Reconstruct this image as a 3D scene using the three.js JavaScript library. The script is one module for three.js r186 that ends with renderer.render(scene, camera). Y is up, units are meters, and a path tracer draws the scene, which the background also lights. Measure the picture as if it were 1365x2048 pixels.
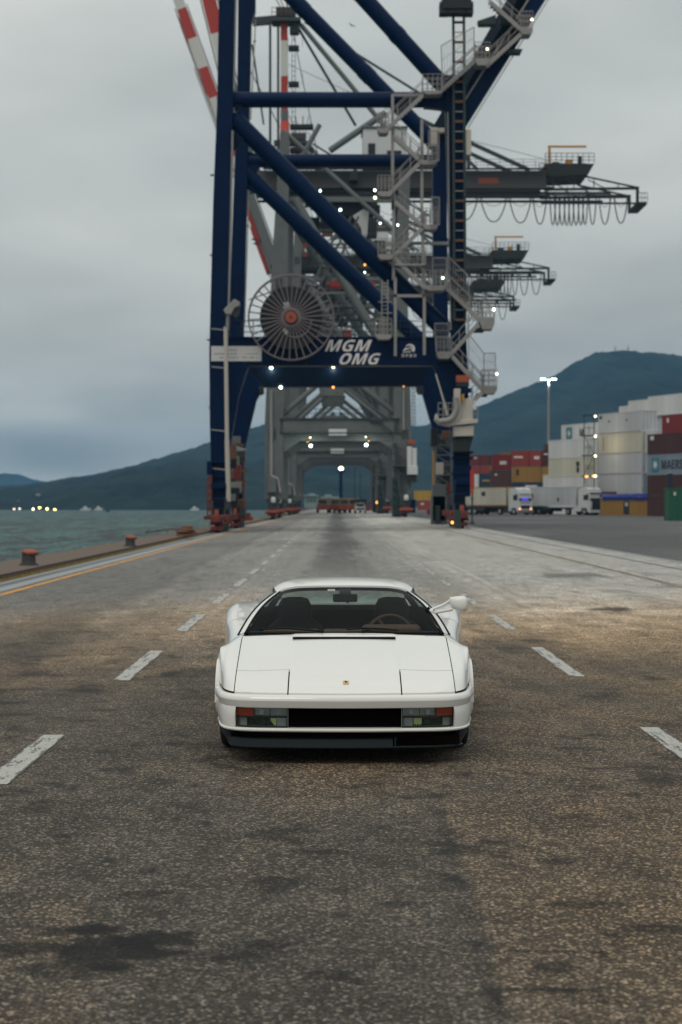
import * as THREE from 'three';
import { RoundedBoxGeometry } from 'three/addons/geometries/RoundedBoxGeometry.js';
import { mergeGeometries, mergeVertices, toCreasedNormals } from 'three/addons/utils/BufferGeometryUtils.js';
import { TextGeometry } from 'three/addons/geometries/TextGeometry.js';
import { FontLoader } from 'three/addons/loaders/FontLoader.js';

// ---------------------------------------------------------------- camera, sky, sun, exposure
const F = 3700, CX = 673, CY = 1008, H = 1.70;          // lens in pixels of the photograph, vanishing point of the quay, eye height
const scene = new THREE.Scene();
const camera = new THREE.PerspectiveCamera(2 * Math.atan(1024 / F) * 180 / Math.PI, 682 / 1024, 0.1, 12000);
camera.rotation.order = 'YXZ';
camera.position.set(0, H, 0);
camera.rotation.set(-(1024 - CY) / F, -(682.5 - CX) / F, 0);
camera.focus = 12.35;
camera.userData.fStop = 3.5;
camera.updateMatrixWorld();

const renderer = new THREE.WebGLRenderer({ antialias: true });
renderer.setSize(682, 1024);
renderer.toneMapping = THREE.LinearToneMapping;
renderer.toneMappingExposure = 0.88;
renderer.shadowMap.enabled = true;

function rng(seed) { let a = seed >>> 0; return () => { a = (a + 0x6D2B79F5) | 0; let t = Math.imul(a ^ (a >>> 15), 1 | a); t = (t + Math.imul(t ^ (t >>> 7), 61 | t)) ^ t; return ((t ^ (t >>> 14)) >>> 0) / 4294967296; }; }
function hash(x, y, z) { let h = Math.imul(x, 374761393) ^ Math.imul(y, 668265263) ^ Math.imul(z, 1442695041); h = Math.imul(h ^ (h >>> 13), 1274126177); h ^= h >>> 16; return (h >>> 0) / 4294967296; }
const fade = (t) => t * t * (3 - 2 * t), mix = (a, b, t) => a + (b - a) * t;
const clamp = (x, a = 0, b = 1) => Math.min(b, Math.max(a, x));
const sstep = (a, b, x) => fade(clamp((x - a) / (b - a)));
function noise3(x, y, z) {
  const i = Math.floor(x), j = Math.floor(y), k = Math.floor(z), u = fade(x - i), v = fade(y - j), w = fade(z - k);
  const L = (c) => mix(mix(hash(i, j, k + c), hash(i + 1, j, k + c), u), mix(hash(i, j + 1, k + c), hash(i + 1, j + 1, k + c), u), v);
  return mix(L(0), L(1), w);
}
function fbm(x, y, z, n = 4) { let s = 0, a = 0.5, t = 0; for (let o = 0; o < n; o++) { s += a * noise3(x, y, z); t += a; a *= 0.5; x *= 2.03; y *= 2.03; z *= 2.03; } return s / t; }
function tileNoise(x, y, p, s) { // noise that repeats every p cells
  const i = Math.floor(x), j = Math.floor(y), u = fade(x - i), v = fade(y - j), m = (a) => ((a % p) + p) % p;
  return mix(mix(hash(m(i), m(j), s), hash(m(i + 1), m(j), s), u), mix(hash(m(i), m(j + 1), s), hash(m(i + 1), m(j + 1), s), u), v);
}
// overcast sky, brighter overhead, with soft layered cloud
{
  const w = 1536, h = 768, d = new Float32Array(w * h * 4);
  for (let r = 0; r < h; r++) for (let c = 0; c < w; c++) {
    const el = (r + 0.5) / h * Math.PI - Math.PI / 2, az = (c + 0.5) / w * 2 * Math.PI - Math.PI;
    const y = Math.sin(el), x = Math.cos(el) * Math.cos(az), z = Math.cos(el) * Math.sin(az);
    const up = Math.max(y, 0), k = 1 / (up + 0.16);                                  // clouds lie on a ceiling
    const n = fbm(x * k * 1.35 + 3.1, y * 6.5 + 7.7, z * k * 1.35 + 11.3, 5), n3 = fbm(x * k * 4.2 + 9, y * 21, z * k * 4.2, 4), n2 = fbm(x * k * 0.55 + 31, 2.7, z * k * 0.55 + 5, 3);
    let l = 0.42 * (1 + 1.55 * up) * (1 + 0.95 * (n - 0.5) + 0.45 * (n2 - 0.5) + 0.30 * (n3 - 0.5));
    l *= 1 + 0.38 * Math.exp(-up * 14);                                                // the pale band over the hills
    if (y < 0) l *= 0.55 + 0.45 * Math.exp(y * 10);
    const q = clamp(0.5 + 1.6 * (n - 0.5)), o = (r * w + c) * 4;
    d[o] = l * mix(0.90, 0.985, q); d[o + 1] = l * mix(0.98, 1.01, q); d[o + 2] = l * mix(0.985, 0.955, q); d[o + 3] = 1;
  }
  const sky = new THREE.DataTexture(d, w, h, THREE.RGBAFormat, THREE.FloatType);
  sky.mapping = THREE.EquirectangularReflectionMapping; sky.magFilter = sky.minFilter = THREE.LinearFilter; sky.wrapS = THREE.RepeatWrapping; sky.needsUpdate = true;
  scene.background = sky; scene.environment = sky;
}

const sun = new THREE.DirectionalLight(0xfff3e2, 0.9);
sun.position.set(-40, 120, 55); sun.target.position.set(0, 0, -20);
sun.castShadow = true; sun.shadow.radius = 40; sun.shadow.mapSize.set(2048, 2048);
Object.assign(sun.shadow.camera, { left: -90, right: 90, top: 90, bottom: -90, near: 1, far: 400 });
scene.add(sun, sun.target);
scene.fog = new THREE.FogExp2(new THREE.Color(0.25, 0.60, 0.95), 0.00013);

// ---------------------------------------------------------------- helpers
const V = (x, y, z) => new THREE.Vector3(x, y, z);
const at = (px, py, d) => V((px - CX) / F * d, H - (py - CY) / F * d, -d);     // the point that stands d metres down the quay in that direction
const PI = Math.PI;
const taken = {};
function numbered(n) { const k = taken[n] = (taken[n] ?? -1) + 1; return k ? `${n}_${String(k).padStart(3, '0')}` : n; }
function put(o, label, category, group) { if (label) o.userData.label = label; if (category) o.userData.category = category; if (group) o.userData.group = group; return o; }
function thing(name, label, category, base = V(0, 0, 0), group) {
  const o = new THREE.Group(); o.name = numbered(name); o.position.copy(base); o.base = base.clone(); scene.add(o);
  return put(o, label, category, group);
}
function flat(list) {
  const gs = (Array.isArray(list) ? list.flat(9) : [list]).filter(Boolean).map((g) => {
    g = g.index ? g.toNonIndexed() : g.clone();
    if (!g.attributes.normal) g.computeVertexNormals();
    if (!g.attributes.uv) g.setAttribute('uv', new THREE.BufferAttribute(new Float32Array(g.attributes.position.count * 2), 2));
    for (const k of Object.keys(g.attributes)) if (!['position', 'normal', 'uv'].includes(k)) g.deleteAttribute(k);
    g.clearGroups?.();
    return g;
  });
  return gs.length === 1 ? gs[0] : mergeGeometries(gs);
}
// pieces of a list that stand well apart become meshes of their own
function apart(list) {
  const gs = (Array.isArray(list) ? list.flat(9) : [list]).filter(Boolean); if (gs.length < 2) return [gs];
  const b = gs.map((g) => { g.computeBoundingBox(); return g.boundingBox; }), sz = b.map((q) => Math.max(q.max.x - q.min.x, q.max.y - q.min.y, q.max.z - q.min.z)), root = gs.map((_, i) => i), find = (i) => root[i] === i ? i : (root[i] = find(root[i]));
  for (let i = 0; i < gs.length; i++) for (let j = i + 1; j < gs.length; j++) {
    const gap = Math.hypot(...['x', 'y', 'z'].map((k) => Math.max(0, b[i].min[k] - b[j].max[k], b[j].min[k] - b[i].max[k])));
    if (gap <= Math.max(0.02, 0.45 * Math.max(sz[i], sz[j]))) root[find(i)] = find(j);
  }
  const m = new Map(); gs.forEach((g, i) => { const r = find(i); if (!m.has(r)) m.set(r, []); m.get(r).push(g); }); return [...m.values()];
}
// one named mesh; geometry in world axes is moved into the axes of the thing it belongs to
function part(name, list, material, parent, label) {
  const sets = apart(list); if (sets.length > 1 && parent) { const all = sets.map((q) => part(name, q, material, parent, label)); return all[0]; }
  const g = flat(list), b = parent?.base;
  if (b && (b.x || b.y || b.z)) g.translate(-b.x, -b.y, -b.z);
  const m = new THREE.Mesh(g, material); m.name = parent ? name : numbered(name); m.base = b ?? V(0, 0, 0);
  m.castShadow = m.receiveShadow = true; (parent ?? scene).add(m);
  if (label) m.userData.label = label;
  return m;
}
function solo(name, list, material, label, category, group, base) {             // a thing that is one mesh
  const g = flat(list); if (base) g.translate(-base.x, -base.y, -base.z);
  const m = new THREE.Mesh(g, material); m.name = numbered(name); if (base) m.position.copy(base);
  m.castShadow = m.receiveShadow = true; scene.add(m); return put(m, label, category, group);
}
function struct(name, list, material, parent) { const m = part(name, list, material, parent); m.userData.kind = 'structure'; return m; }
function copy(o, label, move) { const c = o.clone(); c.name = numbered(o.name.replace(/_\d{3}$/, '')); c.userData = { ...o.userData }; if (label) c.userData.label = label; if (move) c.position.add(move); c.base = c.position.clone(); scene.add(c); return c; }

const box = (w, h, d, x = 0, y = 0, z = 0) => new THREE.BoxGeometry(w, h, d).translate(x, y, z);
const rbox = (w, h, d, x = 0, y = 0, z = 0, r = 0.02, s = 2) => new RoundedBoxGeometry(w, h, d, s, Math.min(r, w / 2.01, h / 2.01, d / 2.01)).translate(x, y, z);
function orient(g, p, q) {                                                       // a body lying along +z from -l/2 to l/2 goes between p and q
  const dir = q.clone().sub(p).normalize(), up = Math.abs(dir.y) > 0.95 ? V(0, 0, 1) : V(0, 1, 0);
  const x = up.clone().cross(dir).normalize(), y = dir.clone().cross(x);
  return g.applyMatrix4(new THREE.Matrix4().makeBasis(x, y, dir).setPosition(p.clone().add(q).multiplyScalar(0.5)));
}
const bar = (p, q, w, h = w, ext = 0) => orient(new THREE.BoxGeometry(w, h, p.distanceTo(q) + ext), p, q);
const tube = (p, q, r, n = 8, r2 = r) => orient(new THREE.CylinderGeometry(r2, r, p.distanceTo(q), n, 1).rotateX(PI / 2), p, q);
const path = (pts, r, n = 6, seg = 0) => new THREE.TubeGeometry(new THREE.CatmullRomCurve3(pts), seg || pts.length * 4, r, n, false);
const poly = (pts, r, n = 6) => pts.slice(1).map((q, i) => tube(pts[i], q, r, n));
// a plate whose front outline is given in pixels at depth d, thick metres deep
function plate(pts, d, thick, bevel = 0.04) {
  const s = new THREE.Shape(pts.map(([x, y]) => { const p = at(x, y, d); return new THREE.Vector2(p.x, p.y); }));
  return new THREE.ExtrudeGeometry(s, { depth: Math.max(0.005, thick - 2 * bevel), bevelEnabled: bevel > 0, bevelThickness: bevel, bevelSize: bevel, bevelOffset: -bevel, bevelSegments: 1 }).translate(0, 0, -d - thick + bevel);
}
const slab = (x0, y0, x1, y1, d, thick, bevel = 0.03) => plate([[x0, y1], [x1, y1], [x1, y0], [x0, y0]], d, thick, bevel);
function extrude(pts, depth, bevel = 0, seg = 2) {
  const s = new THREE.Shape(pts.map(([x, y]) => new THREE.Vector2(x, y)));
  return new THREE.ExtrudeGeometry(s, { depth: depth - 2 * bevel, bevelEnabled: bevel > 0, bevelThickness: bevel, bevelSize: bevel, bevelOffset: -bevel, bevelSegments: seg, curveSegments: 8 }).translate(0, 0, bevel);
}
function grid(nu, nv, f, crease = 0) {                                            // surface f(u, v) -> [x, y, z]
  const pos = [], uv = [], ix = [];
  for (let j = 0; j <= nv; j++) for (let i = 0; i <= nu; i++) { const p = f(i / nu, j / nv); pos.push(p[0], p[1], p[2]); uv.push(p[3] ?? p[0], p[4] ?? p[2]); }
  for (let j = 0; j < nv; j++) for (let i = 0; i < nu; i++) { const a = j * (nu + 1) + i, b = a + 1, c = a + nu + 1, e = c + 1; ix.push(a, b, c, b, e, c); }
  const g = new THREE.BufferGeometry();
  g.setAttribute('position', new THREE.Float32BufferAttribute(pos, 3)); g.setAttribute('uv', new THREE.Float32BufferAttribute(uv, 2)); g.setIndex(ix);
  if (crease) return toCreasedNormals(g, crease);
  g.computeVertexNormals(); return g;
}
const C = (r, g, b) => new THREE.Color(r, g, b);
const M = {};
function mat(name, color, roughness = 0.6, metalness = 0, more = {}) {
  const m = new THREE.MeshPhysicalMaterial({ color: Array.isArray(color) ? C(...color) : color, roughness, metalness, ...more }); m.name = name; return M[name] = m;
}
function tex(w, h, f, srgb = false, filter = THREE.LinearFilter) {                // f(x, y) -> [r, g, b] in 0..1
  const d = new Uint8Array(w * h * 4);
  for (let y = 0; y < h; y++) for (let x = 0; x < w; x++) { const c = f(x, y), o = (y * w + x) * 4; d[o] = clamp(c[0]) * 255; d[o + 1] = clamp(c[1]) * 255; d[o + 2] = clamp(c[2]) * 255; d[o + 3] = 255; }
  const t = new THREE.DataTexture(d, w, h); t.wrapS = t.wrapT = THREE.RepeatWrapping; t.magFilter = filter; t.minFilter = THREE.LinearMipmapLinearFilter; t.generateMipmaps = true;
  if (srgb) t.colorSpace = THREE.SRGBColorSpace; t.needsUpdate = true; return t;
}
function lerpTable(t, x) { if (x <= t[0][0]) return t[0][1]; for (let i = 1; i < t.length; i++) if (x <= t[i][0]) { const k = (x - t[i - 1][0]) / (t[i][0] - t[i - 1][0]); return mix(t[i - 1][1], t[i][1], k); } return t[t.length - 1][1]; }
function smoothTable(t, x) { // monotone-ish cubic through the table
  const n = t.length; if (x <= t[0][0]) return t[0][1]; if (x >= t[n - 1][0]) return t[n - 1][1];
  let i = 1; while (x > t[i][0]) i++;
  const [x0, y0] = t[i - 1], [x1, y1] = t[i], h = x1 - x0, s = (y1 - y0) / h;
  const sl = (a, b) => (t[b][1] - t[a][1]) / (t[b][0] - t[a][0]);
  let m0 = i > 1 ? (sl(i - 2, i - 1) * s <= 0 ? 0 : (sl(i - 2, i - 1) + s) / 2) : s, m1 = i < n - 1 ? (sl(i, i + 1) * s <= 0 ? 0 : (sl(i, i + 1) + s) / 2) : s;
  const k = (x - x0) / h, k2 = k * k, k3 = k2 * k;
  return (2 * k3 - 3 * k2 + 1) * y0 + (k3 - 2 * k2 + k) * h * m0 + (-2 * k3 + 3 * k2) * y1 + (k3 - k2) * h * m1;
}
const font = await new FontLoader().loadAsync('fonts/droid/droid_sans_bold.typeface.json');
function letters(text, size, depth) { const g = new TextGeometry(text, { font, size, depth, curveSegments: 4, bevelEnabled: false }); g.computeBoundingBox(); return g; }
// ---------------------------------------------------------------- the setting
// the quay falls gently towards the sea, as quays do
const gy = (x) => x < -2.2 ? Math.max(x + 2.2, -7.6) * 0.0275 : x > 2.5 ? Math.min(x - 2.5, 7) * 0.0245 : 0;
const KERB0 = -8.0, KERB1 = -9.75, RAIL_L = -7.55, RAIL_R = 8.2;
// asphalt with exposed stones: a tile of 2.56 m
const stones = [];
{ const r = rng(5); for (let i = 0; i < 64 * 64; i++) stones.push([r(), r(), r(), r(), r()]); }
function stoneAt(x, y, n) { // nearest stone of a jittered n x n lattice that wraps; returns [distance, brightness, hue]
  const cx = Math.floor(x), cy = Math.floor(y); let best = 9, id = 0;
  for (let j = -1; j <= 1; j++) for (let i = -1; i <= 1; i++) {
    const a = (((cx + i) % n) + n) % n, b = (((cy + j) % n) + n) % n, k = Math.floor(hash(a, b, 77) * 4096), s = stones[k];
    const d = Math.hypot((cx + i + s[0] - x), (cy + j + s[1] - y)) / (0.55 + 0.6 * s[2]); if (d < best) { best = d; id = k; }
  }
  return [best, stones[id][3], stones[id][4]];
}
const AW = 1024;
const aspH = new Float32Array(AW * AW), aspC = new Float32Array(AW * AW * 3);
for (let y = 0; y < AW; y++) for (let x = 0; x < AW; x++) {
  const [d, b, hue] = stoneAt(x / AW * 214, y / AW * 214, 214), [d2, b2] = stoneAt(x / AW * 370 + 0.3, y / AW * 370, 370);
  const cover = tileNoise(x / AW * 24, y / AW * 24, 24, 3) * 0.5 + tileNoise(x / AW * 64, y / AW * 64, 64, 4) * 0.5;
  const big = clamp((0.78 - d) * 5) * (cover > 0.30 ? 1 : 0.35), small = clamp((0.7 - d2) * 4);
  const soft = 0.78 + 0.44 * tileNoise(x / AW * 9, y / AW * 9, 9, 8);
  let v = 0.11 + 0.34 * small * b2 * b2 + big * (b * b * b * 1.1 + (b > 0.88 ? 1.3 : 0)) ; v *= soft;
  const warm = 0.12 * (hue - 0.4) * big, o = (y * AW + x);
  aspH[o] = 0.25 + 0.5 * big + 0.2 * small * b2; aspC[o * 3] = v * (1.02 + warm); aspC[o * 3 + 1] = v; aspC[o * 3 + 2] = v * (0.97 - warm * 1.4);
}
let aspMean = 0; for (let i = 1; i < aspC.length; i += 3) aspMean += aspC[i] / (AW * AW);
const asphaltMap = tex(AW, AW, (x, y) => { const o = (y * AW + x) * 3; return [aspC[o] / 1.5, aspC[o + 1] / 1.5, aspC[o + 2] / 1.5]; }); aspMean /= 1.5;
const asphaltBump = tex(AW, AW, (x, y) => { const v = aspH[y * AW + x]; return [v, v, v]; });
asphaltMap.repeat.set(1 / 2.56, 1 / 2.56); asphaltBump.repeat.set(1 / 2.56, 1 / 2.56);
mat('asphalt', [1, 1, 1], 0.82, 0, { map: asphaltMap, bumpMap: asphaltBump, bumpScale: 0.006, vertexColors: true, specularIntensity: 0.6 });

// worn colour of the pavement at (x, depth): lanes of old concrete, tar, tyre dust, rust-brown dirt, oil
const ELL = [[-0.83, 7.03, 0.22, 0.27, 0.86], [-0.70, 7.22, 0.17, 0.17, 0.86], [-0.93, 7.38, 0.12, 0.09, 0.85], [-1.17, 7.08, 0.17, 0.10, 0.75], [-1.22, 6.98, 0.06, 0.04, 0.8], [-0.98, 6.72, 0.22, 0.13, 0.55], [-0.32, 7.0, 0.16, 0.2, 0.4], [0.9, 6.3, 0.09, 0.02, .5]];
for (const [px, py, w, h, s] of [[320, 1565, 34, 7, .5], [150, 1575, 18, 5, .8], [415, 1648, 18, 6, .8], [350, 1802, 18, 7, .6], [890, 1572, 14, 5, .9], [760, 1585, 30, 6, .5], [888, 1624, 16, 5, .6], [980, 1622, 14, 4, .6], [1200, 1574, 24, 6, .7], [1330, 1565, 60, 12, .55], [1250, 1634, 14, 5, .7], [1050, 1737, 20, 6, .45], [700, 1783, 40, 8, .5], [25, 1455, 18, 5, .8], [20, 1474, 16, 4, .8], [385, 1345, 60, 9, .55], [395, 1395, 40, 8, .5], [210, 1505, 24, 6, .6], [1225, 1224, 40, 5, 1.1], [1150, 1158, 62, 5, .75], [1320, 1555, 50, 14, .5], [1060, 1375, 40, 12, .35], [1290, 1440, 26, 5, .6], [1020, 1300, 34, 7, .55], [1090, 1285, 40, 9, .5], [230, 1320, 24, 4, .6], [190, 1380, 40, 6, .45], [60, 1340, 40, 7, .4], [120, 1260, 60, 6, .3], [260, 1210, 46, 4, .35], [590, 1444, 60, 12, .5], [420, 1490, 36, 9, .6], [715, 2022, 34, 10, .5], [705, 1905, 40, 9, .5]]) {
  const D = H * F / (py - CY), k = D / F; ELL.push([(px - CX) * k, D, w * k, h * D * k / H, s * 0.75]);
}
const CRACKS = [[985, 1982, 1030, 1981], [1030, 1981, 1188, 1982], [1188, 1982, 1212, 2006], [985, 1982, 998, 2012], [1035, 1903, 1200, 1906], [1200, 1906, 1230, 1925]].map(([a, b, c, e]) => { const D1 = H * F / (b - CY), D2 = H * F / (e - CY); return [(a - CX) / F * D1, D1, (c - CX) / F * D2, D2]; });
function road(x, d) {
  const n1 = fbm(x * 0.55, d * 0.16, 1.5, 4), n2 = fbm(x * 2.1, d * 0.75, 9.5, 4), n3 = fbm(x * 0.2, d * 0.035, 4.5, 3), n4 = fbm(x * 9, d * 4, 2.5, 3);
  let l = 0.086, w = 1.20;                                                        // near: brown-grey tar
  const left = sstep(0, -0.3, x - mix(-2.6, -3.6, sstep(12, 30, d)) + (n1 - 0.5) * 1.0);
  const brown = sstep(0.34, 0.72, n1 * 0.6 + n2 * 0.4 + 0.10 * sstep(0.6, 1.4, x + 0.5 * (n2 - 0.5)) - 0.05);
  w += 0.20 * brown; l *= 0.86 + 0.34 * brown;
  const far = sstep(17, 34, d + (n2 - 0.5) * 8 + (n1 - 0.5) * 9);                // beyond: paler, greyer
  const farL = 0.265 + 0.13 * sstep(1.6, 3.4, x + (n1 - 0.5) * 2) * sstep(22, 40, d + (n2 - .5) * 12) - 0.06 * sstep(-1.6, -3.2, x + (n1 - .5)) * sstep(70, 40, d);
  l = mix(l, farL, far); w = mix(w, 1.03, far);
  const orange = Math.exp(-Math.pow((d - 27 + (n1 - .5) * 10) / 6.5, 2)); w += 0.17 * orange; l *= 1 + 0.36 * orange * (0.5 + n2);   // the rust dirt across the lanes
  l = mix(l, l * 0.74, left * sstep(9, 16, d));                                 // older darker tar on the sea side
  const strip = sstep(1.25, 0.3, Math.abs(x - 0.12 + (n1 - 0.5) * 1.2 + (n2 - 0.5) * 0.7)) * sstep(28, 60, d + (n2 - 0.5) * 20) * (0.55 + 0.9 * (n3 * 0.5 + n2 * 0.5));   // tyre-black middle of the lane
  l *= 1 - 0.55 * strip;
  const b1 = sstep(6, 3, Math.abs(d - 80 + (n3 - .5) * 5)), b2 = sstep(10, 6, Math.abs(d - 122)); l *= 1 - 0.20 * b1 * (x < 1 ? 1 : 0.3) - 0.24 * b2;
  l *= 1 + 0.25 * sstep(0.45, 0.75, n3) * sstep(60, 100, d);
  l *= 0.84 + 0.40 * n2; l *= 0.84 + 0.36 * n4;
  const flecks = sstep(0.62, 0.70, fbm(x * 3.6 + 40, d * 4.2, 6.5, 3)); l *= 1 - 0.6 * flecks * (1 - 0.6 * far);
  for (const [ex, ed, rx, rd, s] of ELL) if (Math.abs(x - ex) < rx * 2 && Math.abs(d - ed) < rd * 2) {
    const e = Math.hypot((x - ex) / rx, (d - ed) / rd) + (fbm(x * 9, d * 8, 3.3, 4) - 0.5) * 1.5; l *= 1 - s * sstep(1.0, 0.84, e); }
  const sx = x - 0.57 + (n2 - .5) * 0.2, near = sstep(11.5, 10, d), seam = sstep(0.05, 0.015, Math.abs(sx)) * near * sstep(0.42, 0.6, n4); l *= 1 - 0.35 * seam; l *= 1 + near * (0.16 * sstep(-0.02, 0.08, sx) - 0.10); w += near * (0.10 * sstep(-0.02, 0.08, sx) - 0.04);
  for (const [ax, ad, bx, bd] of CRACKS) { const t = clamp(((x - ax) * (bx - ax) + (d - ad) * (bd - ad)) / ((bx - ax) ** 2 + (bd - ad) ** 2)), e = Math.hypot(x - ax - t * (bx - ax), d - ad - t * (bd - ad)) + (n4 - 0.5) * 0.03; if (e < 0.04) l *= 1 - 0.62 * sstep(0.03, 0.012, e); }
  const crack = sstep(0.012, 0.004, Math.abs(fbm(x * 0.9 + 7, d * 0.8, 8.8, 3) - 0.5)) * sstep(0.5, 0.62, n1); l *= 1 - 0.4 * crack;
  return [l * (1 + (w - 1) * 1.1), l * 1.01, l * (1 - (w - 1) * 1.0)];
}
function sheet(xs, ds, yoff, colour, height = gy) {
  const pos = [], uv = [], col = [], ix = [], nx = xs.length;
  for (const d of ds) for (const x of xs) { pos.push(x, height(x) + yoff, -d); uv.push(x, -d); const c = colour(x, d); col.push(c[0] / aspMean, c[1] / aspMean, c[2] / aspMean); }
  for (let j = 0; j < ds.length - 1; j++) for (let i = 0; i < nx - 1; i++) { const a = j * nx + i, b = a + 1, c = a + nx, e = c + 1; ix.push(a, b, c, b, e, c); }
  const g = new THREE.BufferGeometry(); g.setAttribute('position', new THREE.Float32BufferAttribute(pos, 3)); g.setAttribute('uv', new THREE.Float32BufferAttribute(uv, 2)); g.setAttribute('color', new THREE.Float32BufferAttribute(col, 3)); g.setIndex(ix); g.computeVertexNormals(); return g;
}
const lin = (a, b, n) => Array.from({ length: n + 1 }, (_, i) => a + (b - a) * i / n);
function rawMesh(name, g, m, kind, parent) { const o = new THREE.Mesh(g, m); o.name = parent ? name : numbered(name); o.receiveShadow = true; o.castShadow = true; if (kind) o.userData.kind = kind; (parent ?? scene).add(o); return o; }
const roadDepths = [-12, -8, -4, 0, 2, 4]; for (let d = 5; d < 900;) { roadDepths.push(d); d += d < 7.6 ? 0.022 : d < 9.5 ? 0.035 : d < 14 ? 0.06 : d < 30 ? 0.012 * d : 0.03 * d; }
const roadX = [KERB0 + 0.002, -7.8, -7.6, -7.3, -7]; for (let x = -6.8; x < 8.8; x += (Math.abs(x) < 1.45 ? 0.03 : Math.abs(x) < 2.2 ? 0.05 : 0.085)) roadX.push(x); roadX.push(9.02);
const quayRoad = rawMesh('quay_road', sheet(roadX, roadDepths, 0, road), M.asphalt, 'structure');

// the container yard, darker tar, a step lower behind a slot drain
const yardC = (x, d) => { const n = fbm(x * 0.12, d * 0.05, 3, 4), n2 = fbm(x * 0.8, d * 0.3, 5, 3); const l = (0.098 + 0.05 * sstep(0.45, 0.7, n)) * (0.8 + 0.4 * n2); return [l * 0.98, l, l * 1.03]; };
const yardY = gy(9) - 0.01;
rawMesh('container_yard', sheet([9.3, 9.6, 10, 11, 12, 14, 16, 19, 23, 28, 34, 40, 50, 65, 90, 130, 200, 320], [-12, 0, ...lin(10, 60, 40), ...lin(64, 300, 60), 330, 380, 440, 520, 620, 900], yardY, yardC, () => 0), M.asphalt, 'structure');
mat('steel_dark', [0.05, 0.055, 0.06], 0.5, 0.6);
mat('concrete', [0.33, 0.325, 0.31], 0.9);
mat('kerb_brown', [0.125, 0.085, 0.062], 0.9, 0, { bumpMap: asphaltBump, bumpScale: 0.004 });
mat('rust_edge', [0.07, 0.04, 0.03], 0.85);
struct('drain_channel', [box(0.28, 0.3, 900, 9.16, gy(9) - 0.19, -440)], M.steel_dark);
// crane rails sunk in the quay, each in a concrete strip
const strip = (x0, x1, y, d0, d1, h = 0.004) => box(x1 - x0, h, d1 - d0, (x0 + x1) / 2, gy((x0 + x1) / 2) + y - h / 2, -(d0 + d1) / 2).applyMatrix4(new THREE.Matrix4());
const tilt = (g, x) => g.translate(-x, -gy(x), 0).rotateZ(Math.atan(x < -2.2 ? 0.0275 : x > 2.5 ? 0.0245 : 0)).translate(x, gy(x), 0);
mat('rail_steel', [0.09, 0.105, 0.12], 0.35, 0.7);
struct('rail_bed', [tilt(strip(-7.92, -7.02, 0.004, 0, 700), -7.47)], mat('rail_bed', [0.30, 0.31, 0.31], 0.85, 0, { bumpMap: asphaltBump, bumpScale: 0.004 }));
struct('crane_rail', [tilt(strip(RAIL_L - 0.20, RAIL_L + 0.16, 0.010, 0, 700), RAIL_L), tilt(strip(RAIL_L - 0.04, RAIL_L + 0.03, 0.022, 0, 700, 0.012), RAIL_L)], M.rail_steel);
struct('crane_rail', [tilt(strip(RAIL_R - 0.06, RAIL_R + 0.06, 0.010, 0, 700), RAIL_R)], M.rail_steel);
// raised edge of the quay with its yellow painted face
const kerbTop = gy(KERB0) + 0.17;
struct('quay_edge', [box(KERB0 - KERB1 - 0.05, 3.2, 700, (KERB0 - 0.05 + KERB1) / 2, kerbTop - 1.6, -340)], M.kerb_brown);
struct('quay_edge_angle', [box(0.06, 0.05, 700, KERB0 - 0.02, kerbTop - 0.022, -340)], M.rust_edge);
mat('kerb_yellow', [1, 1, 1], 0.85, 0, { map: tex(128, 32, (x, y) => { const n = tileNoise(x / 4, y / 4, 32, 6), k = n * 0.6 + tileNoise(x / 1.5, y / 1.5, 96, 2) * 0.4 + y / 60; return k > 0.72 ? [0.10, 0.07, 0.04] : [0.44, 0.27, 0.03]; }) });
{ const g = new THREE.PlaneGeometry(700, 0.13).rotateY(PI / 2).translate(KERB0 + 0.001, kerbTop - 0.11, -340), u = g.attributes.uv; for (let i = 0; i < u.count; i++) u.setX(i, u.getX(i) * 440); struct('kerb_face', [g], M.kerb_yellow); }
// painted markings, worn
function paintTex(r, g, b, wear, seed) { return tex(128, 512, (x, y) => { const k = 0.55 * fbm(x / 30, y / 50, seed, 3) + 0.45 * fbm(x / 7, y / 9, seed + 5, 4), e = Math.min(x, 127 - x) / 14, q = sstep(wear - 0.05, wear + 0.06, k + 0.25 * Math.min(0, e - 1)); const v = 0.75 + 0.4 * fbm(x / 9, y / 9, seed + 3, 3); return [mix(0.13, r * v, q), mix(0.12, g * v, q), mix(0.11, b * v, q)]; }, false); }
mat('white_paint', [1, 1, 1], 0.8, 0, { map: paintTex(0.47, 0.46, 0.425, 0.41, 3), bumpMap: asphaltBump, bumpScale: 0.002 });
mat('faded_white', [1, 1, 1], 0.8, 0, { map: paintTex(0.50, 0.49, 0.46, 0.46, 9) });
mat('yellow_paint', [1, 1, 1], 0.8, 0, { map: paintTex(0.62, 0.29, 0.05, 0.33, 6) });
mat('faded_yellow', [1, 1, 1], 0.85, 0, { map: paintTex(0.36, 0.27, 0.16, 0.50, 12) });
const dashW = 0.15;
for (const [X, first, last] of [[-2.075, [8.2, 13.6], 180], [2.375, [7.6, 14.05], 180]]) {
  const marks = X < 0 ? [[11.2, 13.6], [17.8, 21.4], [24.7, 28.4], [31.6, 35], [38.2, 42]] : [[10.5, 14.05], [18.2, 21.9], [25.1, 28.2], [31.4, 34.8], [38.6, 41.4]];
  for (let d = 45; d < 190; d += 7) marks.push([d, d + 3.4]);
  for (const [a, b] of marks) { const m = rawMesh('lane_dash', new THREE.PlaneGeometry(dashW * (X < 0 ? 1.15 : 1.05), b - a).rotateX(-PI / 2).translate(X, gy(X) + 0.004, -(a + b) / 2), X > 0 && a > 30 ? M.faded_white : M.white_paint, null, quayRoad); }
}
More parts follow.
